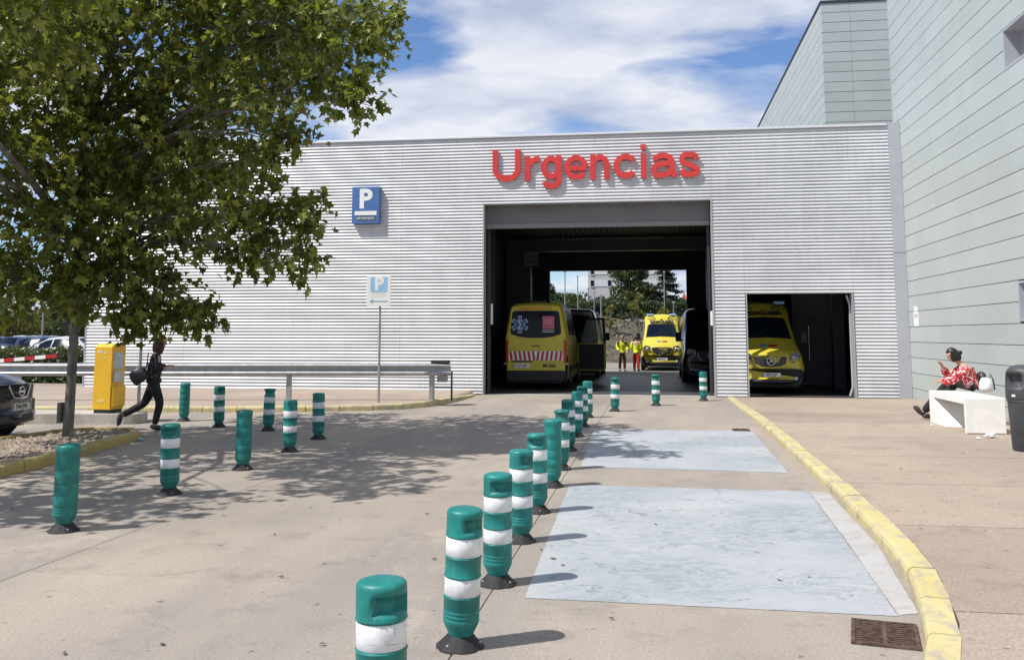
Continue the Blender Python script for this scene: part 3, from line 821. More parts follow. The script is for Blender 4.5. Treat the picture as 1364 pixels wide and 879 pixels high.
# measured left / right edges of each letter on the wall, base line 6.12 rising to 6.17
SW = 0.155
def ell(cx, cz, rx, rz, a0, a1, n=18): return [(cx + rx * math.cos(R(a0 + (a1 - a0) * k / n)), cz + rz * math.sin(R(a0 + (a1 - a0) * k / n))) for k in range(n + 1)]
def glyph(ch, w):
    h, s_ = .71, SW
    if ch == 'U': return [[(s_ / 2, .94)] + ell(w / 2, .345, w / 2 - s_ / 2, .345 - s_ / 2, 180, 360) + [(w - s_ / 2, .94)]]
    if ch == 'r': return [[(s_ / 2, 0), (s_ / 2, h)], ell(w - .01, .36, w - .01 - s_ / 2, h - s_ / 2 - .36, 180, 86, 10)]
    if ch == 'g': return [ell(w / 2 - .01, .37, w / 2 - s_ / 2, .34 - s_ / 2, 0, 360, 30), [(w - s_ / 2, h)] + ell(w / 2, .0, w / 2 - s_ / 2, .25 - s_ / 2, 0, -165, 14)]
    if ch == 'e': return [ell(w / 2, h / 2, w / 2 - s_ / 2, h / 2 - s_ / 2, 0, 322, 28), [(s_ / 2, h / 2 - .02), (w - s_ * .32, h / 2 - .02)]]
    if ch == 'n': return [[(s_ / 2, 0), (s_ / 2, h)], ell(w / 2, .40, w / 2 - s_ / 2, h - .40 - s_ / 2, 180, 0, 14) + [(w - s_ / 2, 0)]]
    if ch == 'c': return [ell(w / 2, h / 2, w / 2 - s_ / 2, h / 2 - s_ / 2, 38, 322, 28)]
    if ch == 'i': return [[(w / 2, 0), (w / 2, h)], [(w / 2, .82), (w / 2, .97)]]
    if ch == 'a': return [ell(w * .46, .47, w * .46 - s_ / 2, .24 - s_ / 2, 165, 0, 12) + [(w * .84, .17), (w * .89, s_ / 2), (w, s_ / 2 - .01)], [tuple(p) for p in catmull([(w * .82, .42), (w * .5, .40), (w * .18, .34), (s_ * .5, .21), (w * .17, s_ / 2 + .01), (w * .42, s_ / 2), (w * .7, .13), (w * .82, .27)], 5)]]
    return [[tuple(p) for p in catmull([(w - s_ * .6, .50), (w * .76, .615), (w * .5, h - s_ / 2), (w * .24, .62), (s_ * .55, .51), (w * .25, .405), (w * .58, .335), (w - s_ * .5, .205), (w * .76, .095), (w * .5, s_ / 2), (w * .22, .09), (s_ * .5, .215)], 5)]]
for (xa, xb, ch) in lx:
    b = MB()
    zb = 6.12
    for q, st in enumerate(glyph(ch, xb - xa)):
        st = [Vector(p) for p in st]
        L_, R_ = [], []
        for i, p in enumerate(st):
            d = (st[min(i + 1, len(st) - 1)] - st[max(i - 1, 0)])
            if ch == 'g' and q == 0 and i in (0, len(st) - 1): d = Vector((0, 1))
            d = d.normalized(); nn = Vector((-d.y, d.x)) * SW / 2
            L_.append(p + nn); R_.append(p - nn)
        yf, yk = YF - .125 - q * .0015, YF - .045
        n = len(st)
        vs = [(xa + p.x, yf, zb + p.y) for p in L_] + [(xa + p.x, yf, zb + p.y) for p in R_] + [(xa + p.x, yk, zb + p.y) for p in L_] + [(xa + p.x, yk, zb + p.y) for p in R_]
        fs = []
        for i in range(n - 1):
            fs += [(i, n + i, n + i + 1, i + 1), (2 * n + i, 2 * n + i + 1, 3 * n + i + 1, 3 * n + i), (i, i + 1, 2 * n + i + 1, 2 * n + i), (n + i, 3 * n + i, 3 * n + i + 1, n + i + 1)]
        fs += [(0, 2 * n, 3 * n, n), (n - 1, 2 * n - 1, 4 * n - 1, 3 * n - 1)]
        b.add(vs, fs)
    o = b.build('letter', M_red, LT)
    bmx = bmesh.new(); bmx.from_mesh(o.data); bmesh.ops.recalc_face_normals(bmx, faces=bmx.faces); bmx.to_mesh(o.data); bmx.free()
    pn = MB()
    for q in ((xa + SW * .5, zb + .3), (xb - SW * .5, zb + .3)): pn.path([(q[0], YF - .06, q[1]), (q[0], YF, q[1])], .012, 6)
    pn.build('fixing_pin', M_steel, o)

# blue P box sign on the wall
PS = thing('parking_box_sign', 'dark blue box sign with a white P fixed on the corrugated wall', 'sign', (-8.34, YF, 5.0))
b = MB(); b.box2((-8.77, YF - .19, 4.95), (-7.93, YF - .03, 6.05)); b.build('box', M_blue, PS, bevel=.012)
text('P', .78, M_white, PS, (-8.36, YF - .192, 5.66), FRONT, 'letter', .003, .028, local=False)
b = MB(); b.box2((-8.68, YF - .197, 5.20), (-8.01, YF - .193, 5.32)); b.build('white_bar', M_white, PS)
b = MB(); b.box2((-8.64, YF - .196, 5.04), (-8.05, YF - .193, 5.18)); b.build('dark_panel', mat('sign_panel_grey', (.10, .13, .17), .4), PS)
b = MB()
for k in range(9): b.box2((-8.60 + k * .058, YF - .1985, 5.085 + (k % 3) * .006), (-8.60 + k * .058 + .035, YF - .1965, 5.135))
b.build('small_print', M_label, PS)
b = MB()
for x in (-8.6, -8.1): b.box2((x, YF - .03, 5.0), (x + .05, YF + .0, 6.0))
b.build('bracket', M_steel, PS)

# P sign on a post behind the guard rail
sp = gr(504, 537, .125); sp = Vector((-6.40, 21.55, .125))
SP = thing('parking_post_sign', 'white parking sign with faded blue P and left arrow on a thin post', 'sign', sp)
SY = sp.y
c0, c1 = at(489, 367, SY), at(520.5, 408, SY)
b = MB(); b.path([(sp.x, SY + .03, .1), (sp.x, SY + .03, c1.z + .05)], .03, 10); b.build('post', M_galv, SP)
b = MB(); b.box2((c0.x, SY - .02, c1.z), (c1.x, SY, c0.z)); b.build('panel', M_white, SP, bevel=.006)
W, H = c1.x - c0.x, c0.z - c1.z
b = MB(); b.box2((c0.x + W * .16, SY - .0235, c1.z + H * .47), (c0.x + W * .86, SY - .021, c0.z - H * .06)); b.build('blue_field', M_bluef, SP)
text('P', .42, M_white, SP, (c0.x + W * .51, SY - .025, c1.z + H * .71), FRONT, 'letter', .001, .02, local=False)
b = MB()
for z in (.32, .38, .44): b.box2((c0.x + W * .2, SY - .0225, c1.z + H * z - .004), (c0.x + W * .82, SY - .021, c1.z + H * z + .004))
b.build('small_print', M_label, SP)
b = MB(); zc = c1.z + H * .16
b.box2((c0.x + W * .2, SY - .0225, zc - .012), (c0.x + W * .9, SY - .021, zc + .012))
b.prism([(c0.x + W * .13, zc), (c0.x + W * .27, zc + .055), (c0.x + W * .27, zc - .055)], lambda x, z: Vector((x, SY - .021, z)), lambda x, z: Vector((x, SY - .024, z)))
b.build('arrow', mat('arrow_blue', (.20, .36, .48), .5), SP)

# ------------------------------------------------------------------ hospital building: panelled walls
HB = thing('hospital_building', 'tall hospital block clad in pale grey green horizontal panels', 'building', (XW, 20, 0))
PH = 0.4045
Z0 = 1.91 - 5 * PH          # joint height measured at the corner, stepped down to the ground
wins = [(17.0, 18.9, 6.76, 7.56), (17.0, 18.9, 1.95, 2.70)]
b = MB(); b.box2((XW + .03, -14, 0), (XW + 9, 27.30, 15.6)); core = b
def core_wall():
    b = MB(); ysplit = [-14, 17.0, 18.9, 27.30]
    b.box2((XW + .035, -14, 0), (XW + .3, 17.0, 15.6)); b.box2((XW + .035, 18.9, 0), (XW + .3, 27.30, 15.6))
    b.box2((XW + .035, 17.0, 0), (XW + .3, 18.9, 1.95)); b.box2((XW + .035, 17.0, 2.70), (XW + .3, 18.9, 6.76)); b.box2((XW + .035, 17.0, 7.56), (XW + .3, 18.9, 15.6))
    return b
core_wall().build('wall', M_back, HB)
b = MB(); b.box2((XW + .31, 27.0, 0), (XW + 9, 27.30, 15.6)); b.box2((XW + .31, -14, 15.3), (XW + 9, 27.0, 15.6)); b.build('upper_structure', M_back, HB)
rows = []
z = Z0 - PH * 1
while z < 15.4:
    rows.append((max(z, 0.0), z + PH)); z += PH
stag = [(-14, -4.5, 1.8, 8.1, 14.4, 20.7, 27.35), (-14, -8, -1.6, 4.9, 11.2, 17.5, 23.9, 27.35)]
for i, (za, zb) in enumerate(rows):
    if zb < 0.06: continue
    cuts = list(stag[i % 2])
    segs = []
    for a, c in zip(cuts, cuts[1:]):
        parts = [(a, c)]
        for (wy0, wy1, wz0, wz1) in wins:
            if zb > wz0 + .05 and za < wz1 - .05:
                np_ = []
                for (p, q) in parts:
                    if q <= wy0 or p >= wy1: np_.append((p, q)); continue
                    if p < wy0: np_.append((p, wy0))
                    if q > wy1: np_.append((wy1, q))
                parts = np_
        segs += parts
    for (p, q) in segs:
        if q - p < .05: continue
        b = MB(); b.box2((XW + rng.uniform(-.002, .002), p + .004, za + .0065), (XW + .033, q - .004, zb - .0065)); b.build('panel', M_panel, HB, bevel=.004)
# far end return of the wall and the stair tower behind
b = MB(); b.box2((XW - .004, 27.352, 0), (XW + 9, 27.40, 15.6)); b.build('end_return', M_panel, HB)
for (wy0, wy1, wz0, wz1) in wins:
    b = MB()
    b.box2((XW - .006, wy1 - .06, wz0), (XW + .42, wy1, wz1)); b.box2((XW - .006, wy0, wz0), (XW + .42, wy0 + .06, wz1))
    b.box2((XW - .006, wy0 + .06, wz0), (XW + .42, wy1 - .06, wz0 + .05)); b.box2((XW - .006, wy0 + .06, wz1 - .04), (XW + .42, wy1 - .06, wz1))
    w = b.build('window', M_flash, HB)
    b = MB(); b.box2((XW + .36, wy0 + .07, wz0 + .06), (XW + .40, wy1 - .07, wz0 + .12)); b.box2((XW + .36, wy0 + .07, wz1 - .1), (XW + .40, wy1 - .07, wz1 - .05)); b.box2((XW + .36, wy1 - .14, wz0 + .12), (XW + .4, wy1 - .07, wz1 - .1)); b.box2((XW + .36, 17.9, wz0 + .12), (XW + .4, 17.97, wz1 - .1))
    b.build('frame', M_white, w)
    b = MB(); b.box2((XW + .385, wy0 + .08, wz0 + .1), (XW + .39, wy1 - .08, wz1 - .08)); b.build('pane', M_glass, w)
TW = thing('hospital_tower', 'pale panelled stair tower rising behind the corrugated building roof', 'building', (9, 38, 0))
TY, TX0, TX1, TZ = 37.6, 6.82, 12.5, 14.83
b = MB(); b.box2((TX0 + .035, TY + .035, 0), (TX1, 90, TZ)); b.build('wall', M_back, TW)
b = MB(); b.box2((TX0 - .04, TY - .04, TZ), (TX1 + .1, 90, TZ + .09)); b.build('coping', M_steel, TW)
k = 0
z = TZ
while z > 6.5:
    za, zb = z - PH, z
    for xa, xb in ((TX0, 7.92), (7.92, TX1)):
        b = MB(); b.box2((xa + .004, TY + rng.uniform(-.002, .002), za + .009), (xb - .004, TY + .033, zb - .009)); b.build('panel', M_panel, TW, bevel=.004)
    cuts = [TY + .034, 44, 50.4, 56.8, 63.2, 70, 78, 90]
    for a, c in zip(cuts, cuts[1:]):
        b = MB(); b.box2((TX0 + rng.uniform(-.002, .002), a + .004, za + .009), (TX0 + .033, c - .004, zb - .009)); b.build('panel', M_panel, TW)
    z -= PH
# notice on the wall
NT = thing('wall_notice', 'small white notice sheet fixed to the panelled hospital wall', 'notice', (XW, 26, 2.2))
b = MB(); b.box2((XW - .014, 25.70, 1.92), (XW - .004, 26.14, 2.30)); b.build('lower_sheet', M_white, NT)
b = MB(); b.box2((XW - .014, 25.74, 2.31), (XW - .004, 26.10, 2.44)); b.build('upper_sheet', M_white, NT)
b = MB()
for k in range(3): b.box2((XW - .0165, 25.78, 2.22 - k * .035), (XW - .0145, 26.06, 2.23 - k * .035))
b.build('print', M_plt, NT)

# ------------------------------------------------------------------ bollards
def bollard_proto(kind):
    root = thing('bollard', 'teal bollard', 'bollard')
    n = 40
    # body profile (radius, height); kind: banded, plain, pinched
    pr = [(.064, .060), (.067, .072), (.0975, .136), (.0995, .142), (.100, .150), (.100, .158), (.0965, .163), (.0965, .167), (.100, .172), (.100, .180), (.0965, .185), (.0965, .189), (.100, .194), (.100, .202), (.0965, .207), (.0965, .211), (.100, .216),
          (.100, .272), (.103, .276), (.103, .280), (.0965, .283)]
    pr += [(.0965, .382), (.103, .385), (.103, .389), (.0995, .394), (.0995, .482), (.103, .486), (.103, .490), (.0965, .494), (.0965, .598), (.103, .602), (.103, .606)]
    top = [(.1005, .612), (.1005, .628), (.1005, .632), (.1005, .695), (.1005, .699), (.1005, .722), (.098, .733), (.090, .741), (.070, .747), (.040, .7495), (.012, .750)]
    if kind == 'pinched':
        top = [(.098, .612), (.088, .635), (.082, .660), (.084, .690), (.100, .708), (.104, .722), (.100, .734), (.088, .742), (.060, .748), (.012, .750)]
    if kind == 'plain':
        pr = [p for p in pr if not (.27 < p[1] < .61)] + [(.100, .30), (.0975, .306), (.100, .312), (.099, .40), (.0965, .406), (.099, .412), (.0985, .52), (.0955, .526), (.0985, .532), (.098, .60)]
        top = [(.098, .612), (.097, .64), (.097, .675), (.100, .682), (.102, .70), (.1005, .725), (.097, .735), (.088, .742), (.060, .748), (.012, .750)]
    prof = pr + top
    def rf(r, z, a, j):
        a = (a + PI) % (2 * PI) - PI
        if kind == 'banded' and .6315 < z < .696 and abs(a) < R(52): return min(r, .058)
        return r * (1 + .006 * math.sin(3 * a + z * 9))
    b = MB(); b.lathe(prof, n, rf=rf)
    b.build('body', M_teal, root, local=True)
    if kind != 'plain':
        for z0, z1 in ((.285, .380), (.496, .596)):
            bd = MB(); bd.lathe([(.0968, z0), (.0988, z0 + .002), (.0988, z1 - .002), (.0968, z1)], n, caps=False)
            bd.build('reflective_band', M_band, root, local=True)
    bs = MB(); 
    bs.lathe([(.134, 0), (.134, .008), (.126, .014), (.094, .044), (.074, .066), (.066, .072)], n, rf=lambda r, z, a, j: r * (1 - (.0 if j > 3 else .10) * max(0, math.cos(6 * a)) ** 6))
    base = bs.build('base', M_rubber, root, local=True)
    for k in range(3):
        a = k * 2 * PI / 3 + PI / 6
        bl = MB(); bl.lathe([(.009, 0), (.009, .008), (.004, .010)], 8, c=(.108 * math.cos(a), .108 * math.sin(a), .028))
        bl.build('bolt', mat('dull_bolt', (.30, .30, .31), .5, .5), base, local=True)
    return root
PROTO = {k: bollard_proto(k) for k in ('banded', 'plain', 'pinched')}
USED = set()
def place_bollard(x, y, kind, label, group, rz=None, tilt=(0, 0)):
    o = PROTO[kind] if kind not in USED else copy_tree(PROTO[kind])
    USED.add(kind)
    o.location = (x, y, 0.0)
    o.rotation_euler = (tilt[0], tilt[1], rng.uniform(0, 6.28) if rz is None else rz)
    tag(o, label, 'bollard', group)
ROW = 'bollards in the row beside the blue bays'
LB = 'teal bollard with two white bands in the row along the blue painted bays'
r_ = R
_b0 = gr(511, 771, .745)
row = [(_b0.x, _b0.y, 'banded', -42), (-1.08, 5.28, 'banded', -28), (-1.09, 6.59, 'banded', -58), (-1.12, 7.94, 'banded', -30), (-1.14, 9.24, 'banded', -100), (-1.16, 10.79, 'plain', -30), (-1.19, 12.16, 'pinched', -60), (-1.27, 14.12, 'banded', -100), (-1.31, 16.09, 'banded', 40), (-1.33, 17.8, 'banded', -80), (-1.37, 19.73, 'banded', 120)]
ORD = ['eleventh', 'tenth', 'ninth', 'eighth', 'seventh', 'sixth', 'fifth', 'fourth', 'third', 'second', 'first']
for i, (x, y, k, a) in enumerate(row):
    lab = 'white-banded teal bollard, ' + ORD[i] + ' from the building in the row beside the blue bays'
    if k == 'plain': lab = 'plain teal bollard without white bands in the row along the blue bays'
    if k == 'pinched': lab = 'teal bollard with a squeezed neck under its cap in the row by the blue bays'
    place_bollard(x, y, k, lab, ROW, R(a), (R(rng.uniform(-1.2, 1.2)), R(2.6 if i == 1 else rng.uniform(-1.0, 1.4))))
for (x, y, a, w_) in ((-0.89, 21.44, -90, 'next to the long row'), (0.03, 23.26, -100, 'middle one of three'), (1.25, 25.12, 100, 'next to the corrugated pillar')):
    place_bollard(x, y, 'banded', 'teal white-banded bollard before the wide opening, ' + w_, 'bollards before the drive-through opening', R(a), (R(rng.uniform(-1.5, 1.5)), R(rng.uniform(-2, 2))))
LG = 'bollards along the near lane by the tree'
left = [(-5.12, 7.76, 'plain', 'plain faded teal bollard beside the tree bed, without white bands', -70), (-5.17, 9.67, 'banded', 'teal bollard with two white bands between two plain bollards by the tree bed', -80),
        (-5.19, 11.54, 'plain', 'plain dark teal bollard in tree shade between two banded ones', 60), (-5.30, 13.38, 'banded', 'teal bollard with two white bands right after the plain shaded one', 90),
        (-5.48, 15.06, 'banded', 'teal bollard with two white bands in front of the parking post sign', 160), (-6.84, 16.22, 'pinched', 'teal bollard with squeezed neck standing before the guard rail', 0),
        (-8.03, 16.75, 'banded', 'teal bollard with white bands between the guard rail and the walking woman', -20), (-9.71, 17.60, 'plain', 'plain teal bollard right behind the walking woman', -120)]
for x, y, k, lab, a in left:
    if x == -9.71: x, y = -9.25, 17.75
    place_bollard(x, y, k, lab, LG, R(a), (R(rng.uniform(-1.2, 1.2)), R(rng.uniform(-1.2, 1.6))))

# ------------------------------------------------------------------ guard rail
GRL = thing('guard_rail', 'galvanised double-wave guard rail on posts before the corrugated wall', 'guard rail', (-9, 21.8, .125))
rail = [Vector((-30, 17.6)), Vector((-22, 19.4)), Vector((-15.7, 20.75)), (Vector((-12, 21.45))), Vector((-8.8, 22.0)), Vector((-6.4, 22.33)), Vector((-4.88, 22.52))]
wprof = [(-.02, .0), (.0, .012), (.055, .04), (.07, .065), (.055, .09), (.0, .12), (-.005, .155), (.0, .19), (.055, .22), (.07, .245), (.055, .27), (.0, .298), (-.02, .31)]
ridge = MB(); vs, fs = [], []
for i, p in enumerate(rail):
    d = (rail[min(i + 1, len(rail) - 1)] - rail[max(i - 1, 0)]).normalized(); nn = Vector((d.y, -d.x))
    for a, h in wprof: vs.append((p.x + nn.x * a, p.y + nn.y * a, .70 + h + .01))
    for a, h in wprof: vs.append((p.x + nn.x * (a - .004), p.y + nn.y * (a - .004), .70 + h + .01))
m_ = len(wprof) * 2; k_ = len(wprof)
for i in range(len(rail) - 1):
    for q in range(k_ - 1):
        fs.append((i * m_ + q, (i + 1) * m_ + q, (i + 1) * m_ + q + 1, i * m_ + q + 1))
        fs.append((i * m_ + k_ + q, i * m_ + k_ + q + 1, (i + 1) * m_ + k_ + q + 1, (i + 1) * m_ + k_ + q))
ridge.add(vs, fs, True); ridge.build('rail', M_galv, GRL)
for x in (-24, -19.5, -15.2, -12.1, -8.8, -5.35):
    for a, c in zip(rail, rail[1:]):
        if a.x <= x <= c.x: y = a.y + (c.y - a.y) * (x - a.x) / (c.x - a.x)
    p = MB()
    p.box2((x - .06, y + .03, .1), (x + .06, y + .035, .98)); p.box2((x - .06, y + .035, .1), (x - .055, y + .10, .98)); p.box2((x + .055, y + .035, .1), (x + .06, y + .10, .98))
    p.build('post', M_galv, GRL)
e = MB(); e.box2((-5.36, 22.44, 1.022), (-4.93, 22.66, 1.085)); e.build('end_cap', M_dark, GRL)
e = MB(); e.path([(-5.42, 22.95, .1), (-5.42, 22.95, .66)], .022, 8); e.path([(-4.95, 22.95, .1), (-4.95, 22.95, .80)], .026, 8); e.path([(-5.42, 22.95, .42), (-4.95, 22.95, .42)], .02, 8)
e.build('end_hoop', M_steel, GRL)
e = MB(); e.box2((-5.25, 22.62, .55), (-5.0, 22.75, .98)); e.build('end_block', M_galv, GRL, bevel=.02)

# slim grey pole by the ticket island
pp = gr(190, 556)
PO = thing('slim_pole', 'slim grey metal pole rising behind the woman into the leaves', 'pole', (-10.0, 17.35, 0.19))
b = MB(); b.path([(-10.0, 17.35, .15), (-10.0, 17.35, 1.9)], .032, 10); b.build('shaft', M_galv, PO)
b = MB(); b.box2((-10.1, 17.25, .191), (-9.9, 17.45, .205)); b.build('foot_plate', M_galv, PO)

# ticket machine
TM = thing('ticket_machine', 'bright yellow car park ticket machine on a low concrete island', 'ticket machine', (-10.6, 17.28, .19))
x0, x1, y0, y1, zb, zt = -10.78, -10.42, 17.04, 17.52, .26, 1.47
b = MB()
b.prism([(y0, zb), (y0, zt), (y0 + .10, zt + .055), (y1, zt + .055), (y1, zb)], lambda y, z: Vector((x0, y, z)), lambda y, z: Vector((x1, y, z)))
b.build('cabinet', M_yellowbox, TM, bevel=.012)
b = MB(); b.box2((x0 + .02, y0 + .02, .19), (x1 - .02, y1 - .02, .26)); b.build('plinth', M_dark, TM)
b = MB(); b.box2((x1, y0 + .07, 1.03), (x1 + .006, y1 - .08, 1.36)); b.build('control_panel', M_label, TM)
b = MB(); b.box2((x1 + .001, y0 + .06, .78), (x1 + .035, y1 - .12, 1.0)); b.build('ticket_slot', M_label, TM, bevel=.006)
b = MB(); b.box2((x1, y0 + .02, zb + .05), (x1 + .05, y1 - .02, .70)); b.build('lower_door', M_yellowbox, TM, bevel=.015)
b = MB(); b.box2((x0 + .10, y0 - .004, .40), (x0 + .24, y0, .46)); b.build('badge', mat('pale_badge', (.75, .62, .2), .5), TM)
b = MB(); b.box2((x0 + .05, y0 - .003, 1.36), (x0 + .16, y0, 1.385)); b.box2((x0 + .20, y0 - .003, 1.34), (x0 + .25, y0, 1.365)); b.box2((x0 + .19, y0 - .003, 1.24), (x0 + .215, y0, 1.265)); b.build('sticker', M_white, TM)

# barrier arm
BA = thing('barrier_arm', 'red and white striped barrier arm over the car park exit', 'barrier', (-21.5, 25.0, 0))
pa, pb_ = Vector((-21.6, 25.0, .72)), at(75, 474, 25.0)
dv = (pb_ - pa); Ln = dv.length; dn = dv.normalized(); Mr = Matrix.Rotation(-math.atan2(dn.z, dn.x), 4, 'Y')
for k in range(14):
    c = pa + dn * (Ln * (k + .5) / 14)
    b = MB(); b.box((c.x, c.y, c.z), (Ln / 14 * .998, .05, .10), M=Mr); b.build('arm_segment', M_stripe if k % 2 else M_white, BA)
b = MB(); b.box2((-21.8, 24.8, 0.0), (-21.45, 25.2, 1.0)); b.build('cabinet', M_yellowbox, BA, bevel=.02)

# ------------------------------------------------------------------ bench, bin, litter
BN = thing('concrete_bench', 'white concrete bench with slanting inner legs on the pavement', 'bench', (5.32, 17.5, .1))
bx0, bx1, by0, by1, bz0, bz1 = 5.02, 5.62, 16.48, 18.55, .10, .68
b = MB()
pr = [(by0, bz0), (by0, bz1), (by1, bz1), (by1, bz0), (by1 - .95, bz0), (by1 - .22, bz1 - .11), (by0 + .10, bz1 - .11), (by0 + .10, bz0)]
b.prism(pr, lambda y, z: Vector((bx0, y, z)), lambda y, z: Vector((bx1, y, z)))
b.build('bench_body', M_benchc, BN, bevel=.018)
BI = thing('litter_bin', 'charcoal plastic litter bin with hooded top beside the bench', 'bin', (5.14, 14.25, .1))
cb_ = (5.14, 14.25, 0)
b = MB(); b.lathe([(.19, .10), (.205, .115), (.235, .78), (.238, .80)], 36, c=cb_); b.build('body', M_bin, BI)
def hood(r, z, a, j):
    a = (a - R(200) + PI) % (2 * PI) - PI
    if .97 < z < 1.16 and abs(a) < R(42): return r - .09
    return r
b = MB(); b.lathe([(.245, .80), (.252, .82), (.252, .93), (.252, .968), (.252, .975), (.247, 1.06), (.240, 1.15), (.236, 1.165), (.215, 1.215), (.17, 1.255), (.10, 1.28), (.02, 1.285)], 40, c=cb_, rf=hood); b.build('hood', M_bin, BI)
b = MB(); b.box((cb_[0] - .21, cb_[1] - .145, .86), (.05, .01, .03), rz=R(-55)); b.build('lock', M_white, BI)
b = MB(); b.lathe([(.239, .50), (.242, .502), (.245, .515), (.239, .52)], 36, c=(cb_[0] - 0, cb_[1], .27), caps=False); b.build('rim', M_bin, BI)

def crumple(name, label, cat, c, s, m, seed, group=None):
    r = random.Random(seed); b = MB()
    prof = []
    nu, nv = 9, 6; vs, fs = [], []
    for j in range(nv):
        for i in range(nu):
            a = 2 * PI * i / nu; ph = -PI / 2 + PI * j / (nv - 1)
            q = s * r.uniform(.6, 1.15)
            vs.append((c[0] + q * math.cos(ph) * math.cos(a) * 1.5, c[1] + q * math.cos(ph) * math.sin(a), c[2] + s * .55 + q * .55 * math.sin(ph)))
    for j in range(nv - 1):
        for i in range(nu): fs.append((j * nu + i, j * nu + (i + 1) % nu, (j + 1) * nu + (i + 1) % nu, (j + 1) * nu + i))
    b.add(vs, fs)
    return tag(b.build(name, m), label, cat, group)
p = gr(1320, 583, .1); crumple('paper_scrap', 'crumpled white paper lying on the pavement before the bench', 'litter', p, .07, M_white, 1)
p = gr(1303, 585, .1); crumple('paper_scrap', 'tiny flat white paper scrap beside a bigger crumpled one', 'litter', p, .03, M_white, 2)
p = gr(1242, 567, .1); crumple('paper_scrap', 'tiny white scrap on the pavement by the bench foot', 'litter', p, .025, M_white, 3)
p = gr(188, 587); crumple('blue_litter', 'small pale blue crumpled cup lying beside the tree bed kerb', 'litter', p, .045, mat('pale_blue', (.25, .45, .62), .5), 4)
lv = MB()
for k in range(90):
    x, y = (rng.uniform(-7, 1.2), rng.uniform(3.4, 18)) if k < 60 else (rng.uniform(2.3, 6), rng.uniform(5, 15))
    z = .006 if k < 60 else .104
    s = rng.uniform(.008, .022); a = rng.uniform(0, 6.28)
    lv.add([(x + math.cos(a + q * PI / 2) * s * (1.6 if q % 2 else .8), y + math.sin(a + q * PI / 2) * s * (1.6 if q % 2 else .8), z + rng.uniform(0, .012)) for q in range(4)], [(0, 1, 2, 3)])
tag(lv.build('fallen_leaves', mat('dry_brown', (.10, .07, .045), .9)), 'scattered small dry leaves and crumbs on the concrete', 'leaves', kind='stuff')

# ------------------------------------------------------------------ vehicles
class Loft:
    """stations: (y, zb, zt, hb, hm, ht, bow); polygon of 17 points round each"""
    def __init__(s, st, belt=.55, mid=.35, top_r=.16): s.st, s.belt, s.mid, s.tr = st, belt, mid, top_r
    def sec(s, S):
        y, zb, zt, hb, hm, ht, bow = S
        h = zt - zb; k = min(1, h / 2.2)
        half = [(0, zb), (.9 * hb, zb), (hb, zb + .07), (hm, zb + s.mid * h), (hm, zb + s.belt * h), (hm + (ht - hm) * .78, zt - .30 * k), (ht - .02, zt - .11 * k), (ht - s.tr, zt - .012), (0, zt + .025)]
        pts = half + [(-x, z) for x, z in half[-2:0:-1]]
        return [Vector((x, y + bow * (x * x), z)) for x, z in pts]
    def P(s, t, u):
        i = min(int(t), len(s.st) - 2); f = t - i
        A, B = s.sec(s.st[i]), s.sec(s.st[i + 1])
        n = len(A); k = int(math.floor(u)); g = u - k
        a = A[k % n].lerp(A[(k + 1) % n], g); b = B[k % n].lerp(B[(k + 1) % n], g)
        return a.lerp(b, f)
    def body(s):
        b = MB(); secs = [s.sec(S) for S in s.st]; n = len(secs[0])
        vs = [v for q in secs for v in q]
        fs = [(i * n + k, i * n + (k + 1) % n, (i + 1) * n + (k + 1) % n, (i + 1) * n + k) for i in range(len(secs) - 1) for k in range(n)]
        b.add(vs, fs, True)
        b.add(secs[0], [tuple(range(n))[::-1]]); b.add(secs[-1], [tuple(range(n))])
        return b
    def patch(s, t0, t1, u0, u1, off=.008, nt=6, nu=8, inset=None):
        b = MB(); vs, fs = [], []
        for i in range(nt + 1):
            for j in range(nu + 1):
                fi, fj = i / nt, j / nu
                t = t0 + (t1 - t0) * fi
                ua, ub = (u0, u1) if inset is None else (u0 + inset * fi, u1 - inset * fi)
                u = ua + (ub - ua) * fj
                e = .02
                p = s.P(t, u)
                n = (s.P(min(t + e, len(s.st) - 1.001), u) - s.P(max(t - e, 0), u)).cross(s.P(t, u + e) - s.P(t, u - e))
                n = n.normalized() if n.length > 1e-9 else Vector((0, 0, 1))
                c = Vector((0, p.y, (s.st[min(int(t), len(s.st) - 1)][1] + s.st[min(int(t), len(s.st) - 1)][2]) / 2))
                if n.dot(p - c) < 0: n = -n
                vs.append(p + n * off)
        for i in range(nt):
            for j in range(nu):
                a = i * (nu + 1) + j
                fs.append((a, a + 1, a + nu + 2, a + nu + 1))
        b.add(vs, fs, True)
        return b
def fix(o):
    bm_ = bmesh.new(); bm_.from_mesh(o.data); bmesh.ops.recalc_face_normals(bm_, faces=bm_.faces); bm_.to_mesh(o.data); bm_.free(); return o
def wheel(parent, x, y, r, w, side):
    M = Matrix.Rotation(R(90), 4, 'Y')
    b = MB(); b.lathe([(r * .62, -w / 2), (r * .94, -w / 2), (r, -w / 2 + .03), (r, w / 2 - .03), (r * .94, w / 2), (r * .62, w / 2)], 28, c=(x, y, r), M=M)
    wh = b.build('wheel', M_tyre, parent, local=True)
    b = MB(); xo = x + side * (w / 2 - .015)
    b.lathe([(r * .63, -.02), (r * .60, .02), (r * .2, .012), (r * .12, .03), (.01, .03)], 20, c=(xo, y, r), M=Matrix.Rotation(R(90) * side, 4, 'Y')); b.build('rim', M_rim, wh, local=True)
    return wh
